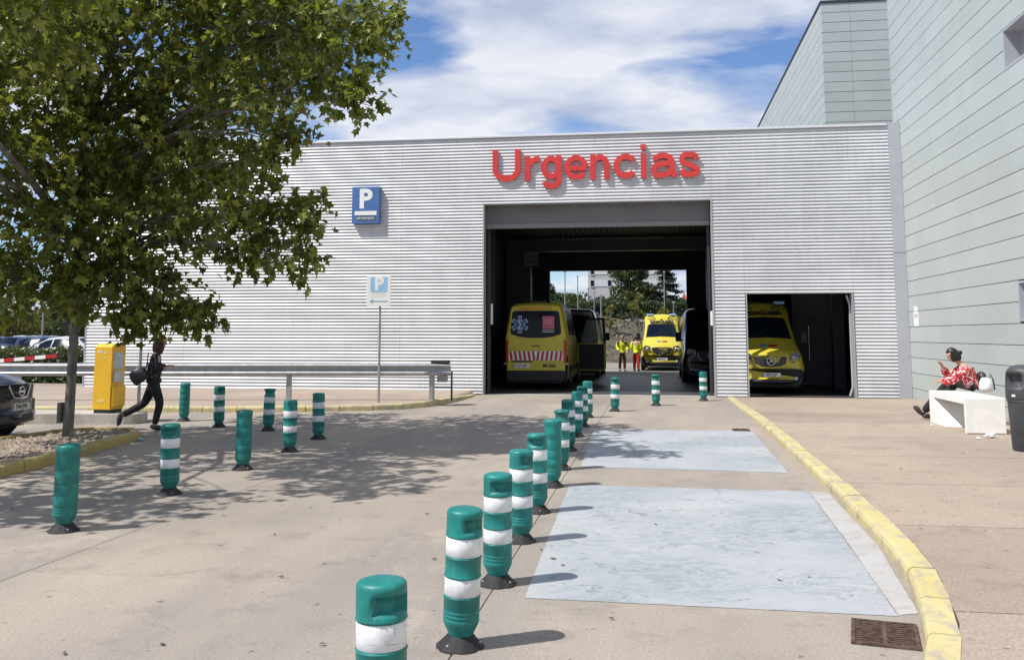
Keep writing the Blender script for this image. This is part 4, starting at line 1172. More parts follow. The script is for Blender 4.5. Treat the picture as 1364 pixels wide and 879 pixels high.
VAN = [(0.00, .42, .96, .78, .86, .80, .16), (.05, .26, 1.16, .90, .955, .87, .16), (.25, .24, 1.26, .95, .985, .90, .15), (.85, .24, 1.52, .97, .99, .88, .15), (1.52, .24, 2.24, .97, .99, .79, .12), (1.80, .24, 2.60, .97, .99, .78, .07),
       (2.4, .24, 2.70, .97, .99, .83, 0), (5.55, .24, 2.70, .97, .99, .84, 0), (5.82, .30, 2.66, .95, .97, .82, 0), (5.88, .42, 2.60, .90, .93, .78, 0)]
def plate(parent, loc, rot, body, w=.52, h=.115):
    b = MB(); M = Euler(rot).to_matrix().to_4x4()
    b.box(loc, (w, .008, h), M=M); p = b.build('number_plate', M_plate, parent, local=True)
    n = M @ Vector((0, -1, 0))
    text(body, h * .82, M_plt, p, Vector(loc) + n * .0055, (PI / 2, 0, rot[2]), 'plate_number', .0008, .003, local=True, sx=.92)
    b = MB(); b.box(Vector(loc) + (M @ Vector((-w / 2 + .022, -.0048, 0))), (.04, .002, h * .94), M=M); b.build('country_strip', M_blue, p, local=True)
    return p
def hexa(parent, c, r, facing):
    """six-armed star of life on a vertical face; facing -1: towards -y, 1: towards +y"""
    b = MB()
    for k in range(3):
        M = Matrix.Rotation(k * PI / 3, 4, 'Y'); b.box(c, (r * .46, .004, 2 * r), M=M)
    o = b.build('star_border', mat('star_white', (.6, .64, .7), .5), parent, local=True)
    b = MB(); c2 = Vector(c) + Vector((0, facing * .004, 0))
    for k in range(3):
        M = Matrix.Rotation(k * PI / 3, 4, 'Y'); b.box(c2, (r * .34, .004, 1.86 * r), M=M)
    b.build('star', mat('star_blue', (.035, .13, .36), .5), o, local=True)
    b = MB(); c3 = Vector(c) + Vector((0, facing * .009, 0))
    b.box(c3, (r * .07, .003, 1.3 * r)); pts = [Vector((c[0] + .16 * r * math.sin(q * 1.25), c3.y, c[2] - .5 * r + q * r / 8)) for q in range(9)]
    b.path(pts, .012, 6); b.build('staff', M_white, o, local=True)
def make_van(label, cat, loc, rz, paint, livery=True, plate_no='', rear_no=None, open_door=False, group=None, num='M-266', beacon=True, name='ambulance', bump=None, roofsigns=True):
    V = thing(name, label, cat, loc, rz, group)
    L = Loft(VAN)
    fix(L.body().build('body', paint, V, local=True))
    BP = bump or M_ambblk
    # glass
    ws = fix(L.patch(3.10, 3.97, 6.72, 9.28, .006).build('windscreen', M_glass, V, local=True))
    for k, sx in enumerate((-.35, .25)):
        b = MB(); p0 = L.P(3.10, 8 - sx * 1.1 + .2) + Vector((0, -.03, .02)); p1 = L.P(3.42, 8 - (sx + .45)) + Vector((0, -.03, .015))
        b.path([p0, p1], .010, 6); b.build('wiper', M_dark, ws, local=True)
    for s, (ua, ub) in enumerate(((4.12, 5.35), (10.65, 11.88))):
        fix(L.patch(3.55, 5.3, ua, ub, .006, 6, 5).build('side_window', M_glass, V, local=True))
        fix(L.patch(6.05, 6.42, ua, ub, .006, 3, 5).build('side_window', M_glass, V, local=True))
        if livery: fix(L.patch(6.48, 6.86, ua, ub, .006, 3, 5).build('side_window', M_glass, V, local=True))
    # nose
    def yb(x, o=0.0): return .20 * x * x - o
    def plate_poly(poly, o, th, nm, m, par):
        b = MB(); b.prism(poly, lambda x, z: Vector((x, yb(x, o), z)), lambda x, z: Vector((x, yb(x, o) + th, z))); return fix(b.build(nm, m, par, local=True))
    plate_poly([(-.50, 1.10), (-.25, 1.115), (0, 1.12), (.25, 1.115), (.50, 1.10), (.46, .86), (.30, .755), (0, .735), (-.30, .755), (-.46, .86)], .015, .10, 'grille_surround', paint, V)
    gl = plate_poly([(-.465, 1.075), (0, 1.095), (.465, 1.075), (.425, .88), (.28, .80), (0, .785), (-.28, .80), (-.425, .88)], .028, .03, 'grille', M_dark, V)
    for z in (.86, .93, 1.00, 1.065):
        hw = .43 if z > .88 else .36
        b = MB(); b.path([(x, yb(x, .034), z) for x in (-hw, -hw / 2, 0, hw / 2, hw)], .008, 6); b.build('grille_bar', mat('grille_bar_grey', (.12, .12, .13), .35, .3), gl, local=True)
    b = MB(); ring = [Vector((.115 * math.cos(a), -.055, .945 + .115 * math.sin(a))) for a in [2 * PI * k / 24 for k in range(25)]]
    b.path(ring, .011, 6, caps=False)
    for k in range(3):
        a = PI / 2 + k * 2 * PI / 3; b.path([(0, -.058, .945), (.11 * math.cos(a), -.055, .945 + .11 * math.sin(a))], [.016, .006], 6)
    b.build('star_emblem', M_chrome, gl, local=True)
    for s in (-1, 1):
        poly = [(s * .56, 1.16), (s * .80, 1.20), (s * .86, 1.08), (s * .80, .92), (s * .62, .90), (s * .52, .98)]
        h = plate_poly(poly, .004, .14, 'headlight', mat('lamp_housing', (.10, .105, .11), .15, spec=.8), V)
        for (dx, dz, r) in ((.66, 1.05, .065), (.76, 1.03, .05)):
            b = MB(); b.lathe([(.012, -.03), (r, -.012), (r, .0)], 16, c=(s * dx, yb(dx, .02), dz), M=Matrix.Rotation(R(90), 4, 'X') @ Matrix.Rotation(PI, 4, 'X')); b.build('lens', M_lamp, h, local=True)
    bp = plate_poly([(-.88, .72), (-.5, .735), (0, .715), (.5, .735), (.88, .72), (.90, .45), (.80, .26), (-.80, .26), (-.90, .45)], .045, .22, 'bumper', BP, V)
    fix(L.patch(.02, 2.35, -3.45, 3.45, .014, 8, 24).build('lower_bumper', BP, bp, local=True))
    b = MB(); b.path([(x, yb(x, .048), .38) for x in (-.6, -.3, 0, .3, .6)], .05, 8); b.build('air_intake', M_dark, bp, local=True)
    for s in (-1, 1):
        b = MB(); b.lathe([(.06, 0), (.05, .02), (.01, .022)], 14, c=(s * .70, yb(.7, .045), .45), M=Matrix.Rotation(R(90), 4, 'X')); b.build('fog_lamp', M_lamp, bp, local=True)
    if plate_no: plate(V, (0, -.058, .56), (0, 0, 0), plate_no)
    # mirrors
    for s in (-1, 1):
        b = MB(); b.box((s * 1.12, .98, 1.62), (.20, .12, .34), rz=s * R(-8)); b.box((s * 1.0, 1.0, 1.50), (.12, .05, .05)); b.build('mirror', M_ambblk, V, local=True, bevel=.03)
    # rear
    yr = 5.885
    def rear_poly(poly, o, th, nm, m, par=None):
        b = MB(); b.prism(poly, lambda x, z: Vector((x, yr + o, z)), lambda x, z: Vector((x, yr + o + th, z))); return fix(b.build(nm, m, par or V, local=True))
    tg = rear_poly([(-.86, .60), (.86, .60), (.88, .70), (.87, 1.5), (.80, 2.3), (.76, 2.55), (.70, 2.585), (-.70, 2.585), (-.76, 2.55), (-.80, 2.3), (-.87, 1.5), (-.88, .70)], .0, .03, 'tailgate', paint)
    rear_poly([(-.74, 2.40), (-.66, 2.45), (.66, 2.45), (.74, 2.40), (.80, 1.80), (.78, 1.72), (.55, 1.64), (.2, 1.60), (-.2, 1.60), (-.55, 1.64), (-.78, 1.72), (-.80, 1.80)], .031, .006, 'rear_window', M_glass, tg)
    b = MB(); b.box((0, yr + .045, 1.36), (.26, .02, .03)); b.build('handle', M_dark, tg, local=True)
    for s in (-1, 1):
        b = MB(); b.box((s * .905, yr - .015, 1.18), (.11, .06, .72)); b.build('tail_light', M_tail, V, local=True, bevel=.02)
        b = MB(); b.box((s * .82, yr + .02, .50), (.2, .03, .09)); b.build('reflector', mat('bright_reflector', (.75, .10, .06), .3), V, local=True)
        b = MB(); b.box((s * .97, yr - .06, .80), (.08, .14, .05)); b.build('corner_step', M_galv, V, local=True)
    fix(L.patch(7.4, 8.98, -2.9, 2.9, .012, 5, 20).build('lower_rear', M_ambblk, V, local=True))
    b = MB(); b.box((0, yr - .01, .42), (1.84, .13, .33)); b.build('rear_bumper', M_ambblk, V, local=True, bevel=.03)
    if rear_no:
        plate(V, (.46, yr + .036, .735), (0, 0, PI), rear_no, .52, .12)
        b = MB(); b.box((.44, yr + .034, .87), (.66, .012, .05)); b.build('plate_lamp', M_dark, tg, local=True)
    if livery:
        text('AMBULANCIAS', .115, mat('livery_orange', (.60, .12, .03), .5), tg, (0, yr + .034, 2.515), BACK, 'lettering', .001, .002, sx=1.35)
        hexa(tg, (.50, yr + .040, 2.02), .27, 1)
        pk = MB(); pk.box((-.40, yr + .040, 2.08), (.37, .004, .40)); pk = pk.build('poster', mat('poster_pink', (.50, .14, .20), .6), tg, local=True)
        b = MB()
        for q in range(7): b.box((-.40 + (q % 4 - 1.5 + .5 * (q // 4)) * .075, yr + .0425, 2.16 - .09 * (q // 4)), (.05, .003, .05), M=Matrix.Rotation(PI / 4, 4, 'Y'))
        b.build('poster_stars', mat('poster_pale', (.62, .30, .34), .6), pk, local=True)
        b = MB()
        for q in range(2): b.box((-.40, yr + .041, 1.835 - q * .05), (.36, .003, .022))
        b.build('poster_caption', M_label, pk, local=True)
        # red and white chevrons
        bw = MB(); bw.box((0, yr + .0335, 1.05), (1.70, .005, .28)); band = bw.build('chevron_band', M_white, tg, local=True)
        for s in (-1, 1):
            for q in range(6):
                xa = s * (.015 + q * .142)
                b = MB(); poly = [(xa, .912), (xa + s * .07, .912), (xa + s * .11, 1.188), (xa + s * .04, 1.188)]
                b.prism(poly, lambda x, z: Vector((x, yr + .0355, z)), lambda x, z: Vector((x, yr + .0385, z))); fix(b.build('chevron', M_stripe, band, local=True))
        text(num, .15, M_plt, tg, (-.42, yr + .034, .74), BACK, 'unit_number', .001, .006)
        # front livery: mirrored lettering over the windscreen, badge pair on the bonnet
        p0, p1 = L.P(4.12, 8), L.P(4.85, 8); sl = math.atan2((p1 - p0).y, (p1 - p0).z)
        tp = L.P(4.22, 8) + Vector((0, -.03, 0))
        text('AMBULANCIA', .20, M_plt, V, tp, (PI / 2 - sl, 0, 0), 'lettering', .02, .006, mirror=True, sx=.92)
        for s in (-1, 1):
            b = MB(); q0 = L.P(4.62, 8) + Vector((0, -.02, 0))
            dx = Vector((1, 0, 0)); dz = (p1 - p0).normalized()
            for (aa, bb) in (((.30, -.04), (.62, .16)), ((.36, -.10), (.70, .02)), ((.28, .02), (.46, .20))):
                b.path([q0 + dx * s * aa[0] + dz * aa[1] + Vector((0, .05 * aa[0], 0)), q0 + dx * s * bb[0] + dz * bb[1] + Vector((0, .08 * bb[0], 0))], .014, 4)
            b.build('roof_stripe', M_plt, V, local=True)
        b = MB(); b.lathe([(.05, 0), (.05, .02)], 12, c=L.P(4.45, 8) + Vector((0, -.03, 0)), M=Matrix.Rotation(R(90), 4, 'X')); b.build('roof_badge', M_plt, V, local=True)
        for s, m in ((1, mat('badge_blue', (.10, .30, .55), .4)), (-1, M_stripe)):
            b = MB(); c = L.P(2.35, 8 + s * .0) + Vector((-s * .13, .01, .012))
            nn = (L.P(2.8, 8) - L.P(2.1, 8)).normalized(); ang = math.atan2(nn.z, nn.y)
            if s > 0: b.lathe([(.09, 0), (.09, .008)], 18, c=c, M=Matrix.Rotation(ang, 4, 'X') @ Matrix.Diagonal((1.1, .8, 1, 1)))
            else: b.box(c, (.24, .13, .012), M=Matrix.Rotation(ang, 4, 'X'))
            b.build('bonnet_badge', m, V, local=True)
    if beacon:
        for s in (-1, 1):
            b = MB(); b.box((s * .56, 1.98, 2.68), (.34, .22, .10)); b.build('beacon', mat('beacon_blue', (.30, .50, .85), .15, spec=.8), V, local=True, bevel=.03)
        b = MB(); b.box((0, 5.3, 2.74), (.5, .3, .07)); b.build('roof_unit', M_dark, V, local=True)
    # door shut lines and sill trim
    for s in (-1, 1):
        b = MB()
        for yy in (1.02, 1.95, 3.2): b.box((s * .992, yy, 1.0), (.006, .012, 1.1))
        b.box((s * .99, 3.0, .62), (.03, 3.6, .12)); b.build('side_trim', M_dark, V, local=True)
        for yy in (.98, 4.75):
            b = MB(); b.lathe([(.43, -.008), (.43, .008)], 28, c=(s * .985, yy, .36), M=Matrix.Rotation(R(90), 4, 'Y')); b.build('wheel_arch', M_dark, V, local=True)
            wheel(V, s * .90, yy, .345, .22, s)
    b = MB(); b.box2((-.8, .3, .2), (.8, 5.7, .42)); b.build('underbody', M_dark, V, local=True)
    if open_door:   # passenger door swung open (vehicle's own right-hand side)
        D = MB(); ang = R(78); hx, hy = -1.0, 1.05
        def dp(a, z, o=0.0):
            return Vector((hx - math.sin(ang) * a - math.cos(ang) * o, hy + math.cos(ang) * a - math.sin(ang) * o * 1.0, z))
        def dpoly(poly, o0, o1, nm, m, par):
            b = MB(); b.prism(poly, lambda a, z: dp(a, z, o0), lambda a, z: dp(a, z, o1)); return fix(b.build(nm, m, par, local=True))
        dr = dpoly([(0, .42), (.98, .42), (1.02, .55), (1.02, 1.38), (0, 1.38)], -.06, .02, 'door', paint, V)
        dpoly([(.04, .46), (.94, .46), (.97, .58), (.97, 1.36), (.04, 1.36)], -.075, -.061, 'door_lining', M_dark, dr)
        dpoly([(.95, 1.385), (1.02, 1.385), (.98, 2.30), (.90, 2.22)], -.02, .05, 'window_frame', M_ambblk, dr)
        dpoly([(.30, 2.215), (.90, 2.225), (.98, 2.305), (.36, 2.295)], -.02, .05, 'window_frame', M_ambblk, dr)
        dpoly([(0, 1.385), (.07, 1.385), (.36, 2.29), (.29, 2.21)], -.02, .05, 'window_frame', M_ambblk, dr)
        dpoly([(.08, 1.385), (.94, 1.385), (.90, 2.21), (.31, 2.20)], .01, .016, 'window_glass', mat('door_glass', (.30, .36, .38), .05, alpha=.35), dr)
    return V
make_van('yellow ambulance seen from behind with star of life and red white chevrons, passenger door open', 'ambulance', (-3.72, 35.3, 0), PI + R(.6), M_amby, True, '2137 LJW', '2137 LJW', True, num='M-266')
make_van('sunlit yellow ambulance standing outside behind the hall exit', 'ambulance', (.36, 45.4, 0), R(-1), M_amby, True, '5482 KPD', None)
make_van('yellow ambulance parked behind the small doorway in the corrugated wall', 'ambulance', (3.31, 28.0, 0), R(1), M_amby, True, '4321 JLF', None)
make_van('black van parked facing out in the hall beside the opening jamb', 'van', (2.02, 34.6, 0), R(0), M_vanblk, False, '', None, beacon=False, name='van')
make_van('dark van in the shade ahead of the rear-facing ambulance', 'van', (-3.15, 42.9, 0), PI, M_vanblk, False, '', None, beacon=False, name='van')

CAR = [(0.00, .36, .70, .58, .64, .58, .30), (.07, .22, .88, .76, .82, .70, .28), (.30, .20, 1.00, .86, .90, .76, .20), (1.10, .20, 1.12, .90, .92, .74, .12), (1.95, .20, 1.54, .90, .92, .60, .06), (2.6, .20, 1.61, .90, .92, .60, 0),
       (3.55, .20, 1.56, .90, .92, .58, 0), (4.15, .22, 1.16, .88, .90, .66, -.05), (4.34, .28, .98, .84, .86, .68, -.08), (4.40, .38, .80, .74, .78, .66, -.08)]
def make_car(name, label, loc, rz, paint, detail=False, group=None, plate_no=''):
    V = thing(name, label, 'car', loc, rz, group)
    L = Loft(CAR, belt=.60, mid=.38, top_r=.14)
    fix(L.body().build('body', paint, V, local=True))
    fix(L.patch(3.08, 3.95, 6.6, 9.4, .006).build('windscreen', M_glass, V, local=True))
    fix(L.patch(6.1, 6.85, 6.7, 9.3, .006).build('rear_window', M_glass, V, local=True))
    for ua, ub in ((4.12, 5.6), (10.4, 11.88)):
        fix(L.patch(3.55, 4.55, ua, ub, .006, 5, 4).build('side_window', M_glass, V, local=True))
        fix(L.patch(4.65, 6.3, ua, ub, .006, 5, 4).build('side_window', M_glass, V, local=True))
    for s in (-1, 1):
        for yy in (.85, 3.5):
            b = MB(); b.lathe([(.40, -.006), (.40, .008)], 26, c=(s * .905, yy, .34), M=Matrix.Rotation(R(90), 4, 'Y')); b.build('wheel_arch', M_dark, V, local=True)
            wheel(V, s * .83, yy, .335, .21, s)
        b = MB(); b.box((s * .99, 1.32, 1.06), (.18, .12, .13)); b.build('mirror', paint, V, local=True, bevel=.03)
        u = 5.5 if s > 0 else 10.5
        hl = L.patch(.55, 1.9, 3.9 if s > 0 else 10.4, 5.6 if s > 0 else 12.1, .008, 5, 5)
        fix(hl.build('headlight', M_lamp, V, local=True))
        fix(L.patch(7.0, 8.2, 4.0 if s > 0 else 11.0, 5.0 if s > 0 else 12.0, .008, 3, 3).build('tail_light', M_tail, V, local=True))
    b = MB(); b.box2((-.75, .3, .18), (.75, 4.1, .35)); b.build('underbody', M_dark, V, local=True)
    if detail:
        def yb(x, o=0): return .30 * x * x - o
        def pp_(poly, o, th, nm, m, par):
            b = MB(); b.prism(poly, lambda x, z: Vector((x, yb(x, o), z)), lambda x, z: Vector((x, yb(x, o) + th, z))); return fix(b.build(nm, m, par, local=True))
        pp_([(-.66, .885), (-.3, .90), (0, .905), (.3, .90), (.66, .885), (.62, .64), (-.62, .64)], .012, .16, 'nose_panel', paint, V)
        gg = pp_([(-.60, .865), (0, .88), (.60, .865), (.46, .66), (-.46, .66)], .022, .03, 'grille', M_dark, V)
        b = MB()
        for s in (-1, 1): b.path([(s * .31, yb(.31, .03), .875), (s * .20, yb(.2, .036), .69), (0, -.036, .672)], .020, 6)
        b.build('v_trim', M_chrome, gg, local=True)
        b = MB(); ring = [Vector((.075 * math.cos(a), -.045, .785 + .075 * math.sin(a))) for a in [2 * PI * k / 20 for k in range(21)]]
        b.path(ring, .012, 6, caps=False); b.box((0, -.046, .785), (.19, .012, .032)); b.build('round_emblem', M_chrome, gg, local=True)
        bp = pp_([(-.78, .63), (.78, .63), (.82, .42), (.70, .26), (-.70, .26), (-.82, .42)], .035, .30, 'bumper', paint, V)
        pp_([(-.52, .40), (.52, .40), (.46, .29), (-.46, .29)], .045, .03, 'lower_grille', M_dark, bp)
        b = MB(); b.path([(x, yb(x, .05), .30) for x in (-.6, -.3, 0, .3, .6)], .018, 6); b.build('bumper_trim', M_dark, bp, local=True)
        for s in (-1, 1):
            b = MB(); b.lathe([(.05, 0), (.045, .02), (.01, .022)], 12, c=(s * .62, yb(.62, .03), .40), M=Matrix.Rotation(R(90), 4, 'X')); b.build('fog_lamp', M_lamp, bp, local=True)
        if plate_no: plate(V, (0, -.047, .545), (0, 0, 0), plate_no)
    return V
make_car('suv_car', 'black crossover car with chrome grille poking in beside the tree bed', (-10.25, 14.14, 0), R(97), M_navy, True, None, '7546 JVN')
# cars in the far car park
cols = [('silver', (.42, .43, .45)), ('dark blue', (.02, .035, .09)), ('light grey', (.50, .51, .53)), ('red', (.35, .02, .02)), ('black', (.015, .015, .017)), ('white', (.7, .7, .7)), ('steel blue', (.10, .16, .26)), ('dark grey', (.07, .075, .085))]
parks = [(42, 468, 62, 5, 0), (14, 462, 70, 190, 6), (66, 466, 58, 185, 7), (88, 468, 60, 175, 4), (0, 478, 47, 280, 1), (26, 481, 44, 270, 2), (-30, 474, 56, 95, 5), (20, 452, 100, 100, 3), (55, 452, 104, 85, 5), (84, 452, 98, 95, 0), (-5, 452, 96, 90, 2), (8, 470, 54, 8, 7), (60, 472, 50, 186, 1), (34, 460, 78, 12, 4), (74, 458, 82, 172, 2)]
for i, (px, py_, Y, a, c) in enumerate(parks):
    P_ = at(px, 452, Y); nm, cc = cols[c]
    extra = ['standing side-on beside the lamp post', 'behind the side-on row of the car park', 'half hidden behind the tree trunk', 'right of the trunk against the hedge', 'nearest the striped barrier', 'just behind the barrier tip', 'at the car park edge', 'in the far row', 'in the far row by the hedge', 'in the far row behind the trunk', 'at the end of the far row', 'tucked behind the barrier arm', 'low behind the hedge by the pole', 'in the second row of the car park', 'in the second row near the trunk'][i]
    make_car('parked_car', nm + ' parked car ' + extra, (P_.x, P_.y, 0), R(a), mat('car_' + nm, cc, .25, coat=.6), False, 'cars in the far car park')

# ------------------------------------------------------------------ people
def hand(joint_list, edges, wrist_idx, wrist, d, up, r=.0095, curl=.5):
    """palm and five fingers grown onto a skin skeleton"""
    d = Vector(d).normalized(); up = Vector(up); side = d.cross(up).normalized(); up = side.cross(d).normalized()
    def addj(p, rr, par):
        joint_list.append((p, rr)); edges.append((par, len(joint_list) - 1)); return len(joint_list) - 1
    palm = addj(Vector(wrist) + d * .045, (.026, .020), wrist_idx)
    for k in range(4):
        o = side * ((k - 1.5) * .021)
        ln = (.070, .080, .074, .058)[k]
        a = addj(Vector(wrist) + d * .088 + o, r, palm)
        b = addj(Vector(wrist) + d * (.088 + ln * .5) + o - up * ln * .25 * curl, r * .95, a)
        addj(Vector(wrist) + d * (.088 + ln * (.9 - .45 * curl)) + o - up * ln * .75 * curl, r * .8, b)
    a = addj(Vector(wrist) + d * .035 + side * -.038, r * 1.1, palm)
    addj(Vector(wrist) + d * .075 + side * -.052 - up * .02 * curl, r * .95, a)
def head_verts(c, hd, upv, sd, grow=1.0, face_in=False, nu=22, nv=15):
    vs, fs = [], []
    for i in range(nv + 1):
        ph = -PI / 2 + PI * i / nv
        for k in range(nu):
            a = 2 * PI * k / nu
            f, q, u = math.cos(ph) * math.cos(a), math.cos(ph) * math.sin(a), math.sin(ph)
            sf, sq, su = .100, .078, .122
            if u < 0: sq *= 1 + .30 * u; sf *= 1 + .16 * u
            x, y, z = f * sf, q * sq, u * su
            if f > .3 and u < .1: x *= .95
            if f < 0 and u < -.2: x *= 1 + .55 * (u + .2)
            g_ = grow
            if face_in:
                if f > .42 - .5 * max(0, u - .35) and u < .52: g_ = .90
                elif u < -.50: g_ = .90
            vs.append(c + hd * x * g_ + sd * y * g_ + upv * z * g_)
    for i in range(nv):
        for k in range(nu): fs.append((i * nu + k, i * nu + (k + 1) % nu, (i + 1) * nu + (k + 1) % nu, (i + 1) * nu + k))
    return vs, fs
def basis(j, head_dir):
    hd = Vector(head_dir).normalized(); upv = (j['head2'] - j['head0']).normalized(); sd = upv.cross(hd).normalized(); return sd.cross(upv).normalized(), upv, sd
def add_head(body, j, head_dir):
    hd, upv, sd = basis(j, head_dir)
    m = MB(); m.add(*head_verts(j['head1'], hd, upv, sd), True); me = m.mesh('head')
    bm_ = bmesh.new(); bm_.from_mesh(body.data); bm_.from_mesh(me); bmesh.ops.remove_doubles(bm_, verts=bm_.verts, dist=1e-5); bm_.to_mesh(body.data); bm_.free()
    body.data.polygons.foreach_set('use_smooth', [True] * len(body.data.polygons))
FACE = [add_head]
def person(name, label, loc, rz, J, cloth, hair, head_dir=(1, 0, 0), group=None, skinm=None, head_r=.098):
    """J: joints in the local frame (x forward, y left, z up). cloth: dict."""
    T = thing(name, label, 'person', loc, rz, group)
    j = {k: Vector(v) for k, v in J.items()}
    sk = skinm or M_skin
    L, E, idx = [], [], {}
    def add(nm, r, par=None):
        L.append((j[nm], r)); idx[nm] = len(L) - 1
        if par: E.append((idx[par], idx[nm]))
    add('pelvis', .122); add('waist', .108, 'pelvis'); add('chest', .122, 'waist'); add('neck', .060, 'chest')
    add('head0', .056, 'neck'); add('head1', .05, 'head0')
    for s in 'lr':
        add('sh_' + s, .052, 'chest'); add('el_' + s, .040, 'sh_' + s); add('wr_' + s, .027, 'el_' + s)
        add('hip_' + s, .088, 'pelvis'); add('kn_' + s, .058, 'hip_' + s); add('an_' + s, .040, 'kn_' + s); add('toe_' + s, (.036, .026), 'an_' + s)
    for s in 'lr':
        d = (j['wr_' + s] - j['el_' + s]).normalized()
        hand(L, E, idx['wr_' + s], j['wr_' + s], d, cloth.get('hand_up', (0, 0, 1)))
    LB_ = [(p_, (r_ * .80 if i_ in (idx['pelvis'], idx['waist'], idx['chest']) else r_)) for i_, (p_, r_) in enumerate(L)]
    body = skin('body', LB_, E, sk, T, 2, True)
    FACE[0](body, j, head_dir)
    # face: eyes, nose, mouth, ears joined to the head as children
    hd = Vector(head_dir).normalized(); c = j['head1']; upv = (j['head2'] - j['head0']).normalized(); sd = upv.cross(hd).normalized(); hd = sd.cross(upv).normalized()
    b = MB(); b.path([c + hd * .088 + upv * .005, c + hd * .112 - upv * .028, c + hd * .085 - upv * .036], [.008, .014, .010], 8); b.build('nose', sk, body, local=True)
    for s in (-1, 1):
        b = MB(); b.lathe([(.001, -.011), (.010, -.006), (.013, 0), (.010, .006), (.001, .011)], 10, c=c + hd * .083 + sd * s * .032 + upv * .012); b.build('eye', M_dark, body, local=True)
        b = MB(); b.path([c + sd * s * .086 + upv * .025, c + sd * s * .098 + upv * .005 - hd * .008, c + sd * s * .088 - upv * .03], [.008, .016, .008], 8); b.build('ear', sk, body, local=True)
    b = MB(); b.path([c + hd * .082 - upv * .062 + sd * .022, c + hd * .090 - upv * .060, c + hd * .082 - upv * .062 - sd * .022], [.004, .007, .004], 6); b.build('mouth', mat('lip', (.36, .12, .10), .5), body, local=True)
    # garments: the same skeleton grown thicker
    def garment(nm, names, m, grow, sub=2, over=None):
        LL, EE, ii = [], [], {}
        for n_, par in names:
            r = L[idx[n_]][1]; r = r if isinstance(r, tuple) else (r, r)
            gg = (over or {}).get(n_, grow)
            LL.append((j[n_], (r[0] + gg, r[1] + gg))); ii[n_] = len(LL) - 1
            if par: EE.append((ii[par], ii[n_]))
        return skin(nm, LL, EE, m, T, sub, True)
    ax_ = (j['pelvis'] - j['waist']).normalized()
    j['hem'] = j['pelvis'] + ax_ * cloth.get('hem', .10); idx['hem'] = idx['pelvis']
    j['band'] = j['pelvis'].lerp(j['waist'], .8); idx['band'] = idx['waist']
    j['coll'] = j['chest'].lerp(j['neck'], .35 if cloth.get('off_shoulder') else .75); idx['coll'] = idx['neck']
    top_l = [('waist', None), ('pelvis', 'waist'), ('hem', 'pelvis'), ('chest', 'waist'), ('coll', 'chest')]
    for s in 'lr': top_l += [('sh_' + s, 'chest'), ('el_' + s, 'sh_' + s)]
    if cloth.get('long', True):
        for s in 'lr':
            j['fa_' + s] = j['el_' + s].lerp(j['wr_' + s], .92); idx['fa_' + s] = idx['wr_' + s]; top_l += [('fa_' + s, 'el_' + s)]
    garment('top', top_l, cloth['top'], cloth.get('grow', .018), over={'hem': .034, 'pelvis': .028, 'coll': .022, 'chest': cloth.get('torso', .03), 'waist': cloth.get('torso', .03)})
    bl = [('pelvis', None), ('band', 'pelvis')]
    for s in 'lr': bl += [('hip_' + s, 'pelvis'), ('kn_' + s, 'hip_' + s), ('an_' + s, 'kn_' + s)]
    garment('trousers', bl, cloth['legs'], cloth.get('lgrow', .012), over={'pelvis': .008})
    for s in 'lr':
        a, t = j['an_' + s], j['toe_' + s]; d = (t - a); h = Vector((d.x, d.y, 0)); 
        b = MB(); dn_ = d.normalized(); upn = (j['kn_' + s] - a).normalized(); heel = a - dn_ * .05 - upn * .03
        b.path([heel - dn_ * .02, heel + dn_ * .03 , a + dn_ * .07 - upn * .02, t, t + dn_ * .045], [.022, .046, .050, .042, .014], 12); b.build('shoe', cloth['shoe'], T, local=True)
        b = MB(); so = -upn * .045
        b.path([heel - dn_ * .02 + so * .5, a + dn_ * .06 + so * 1.35, t + so * .85, t + dn_ * .05 + so * .4], [.014, .020, .018, .008], 8); b.build('sole', cloth.get('sole', M_white), T, local=True)
    if hair is not None:
        hair(T, c, hd, upv, sd)
    return T, j
def hair_cap(m, length=0.0, back=True, bun=False):
    def f(T, c, hd, upv, sd):
        b = MB(); b.add(*head_verts(c + upv * .006 - hd * .004, hd, upv, sd, 1.13, True, 30, 22), True)
        h = b.build('hair', m, T, local=True)
        if length:
            for k in range(9):
                a = R(70 + 220 * k / 8)
                p0 = c + hd * math.cos(a) * .085 + sd * math.sin(a) * .078 + upv * .03
                sw = rng.uniform(.8, 1.1)
                b = MB(); b.path([p0, p0 - upv * .06 + hd * math.cos(a) * .02 + sd * math.sin(a) * .016, p0 - upv * (.06 + length * .6 * sw) + hd * math.cos(a) * .012, p0 - upv * (.06 + length * sw) - hd * math.cos(a) * .01], [.030, .034, .030, .010], 8)
                b.build('lock', m, h, local=True)
        if bun:
            b = MB(); q = c - hd * .13; b.lathe([(.002, -.045), (.035, -.03), (.05, 0), (.035, .03), (.002, .045)], 14, c=q); b.build('bun', m, h, local=True)
    return f

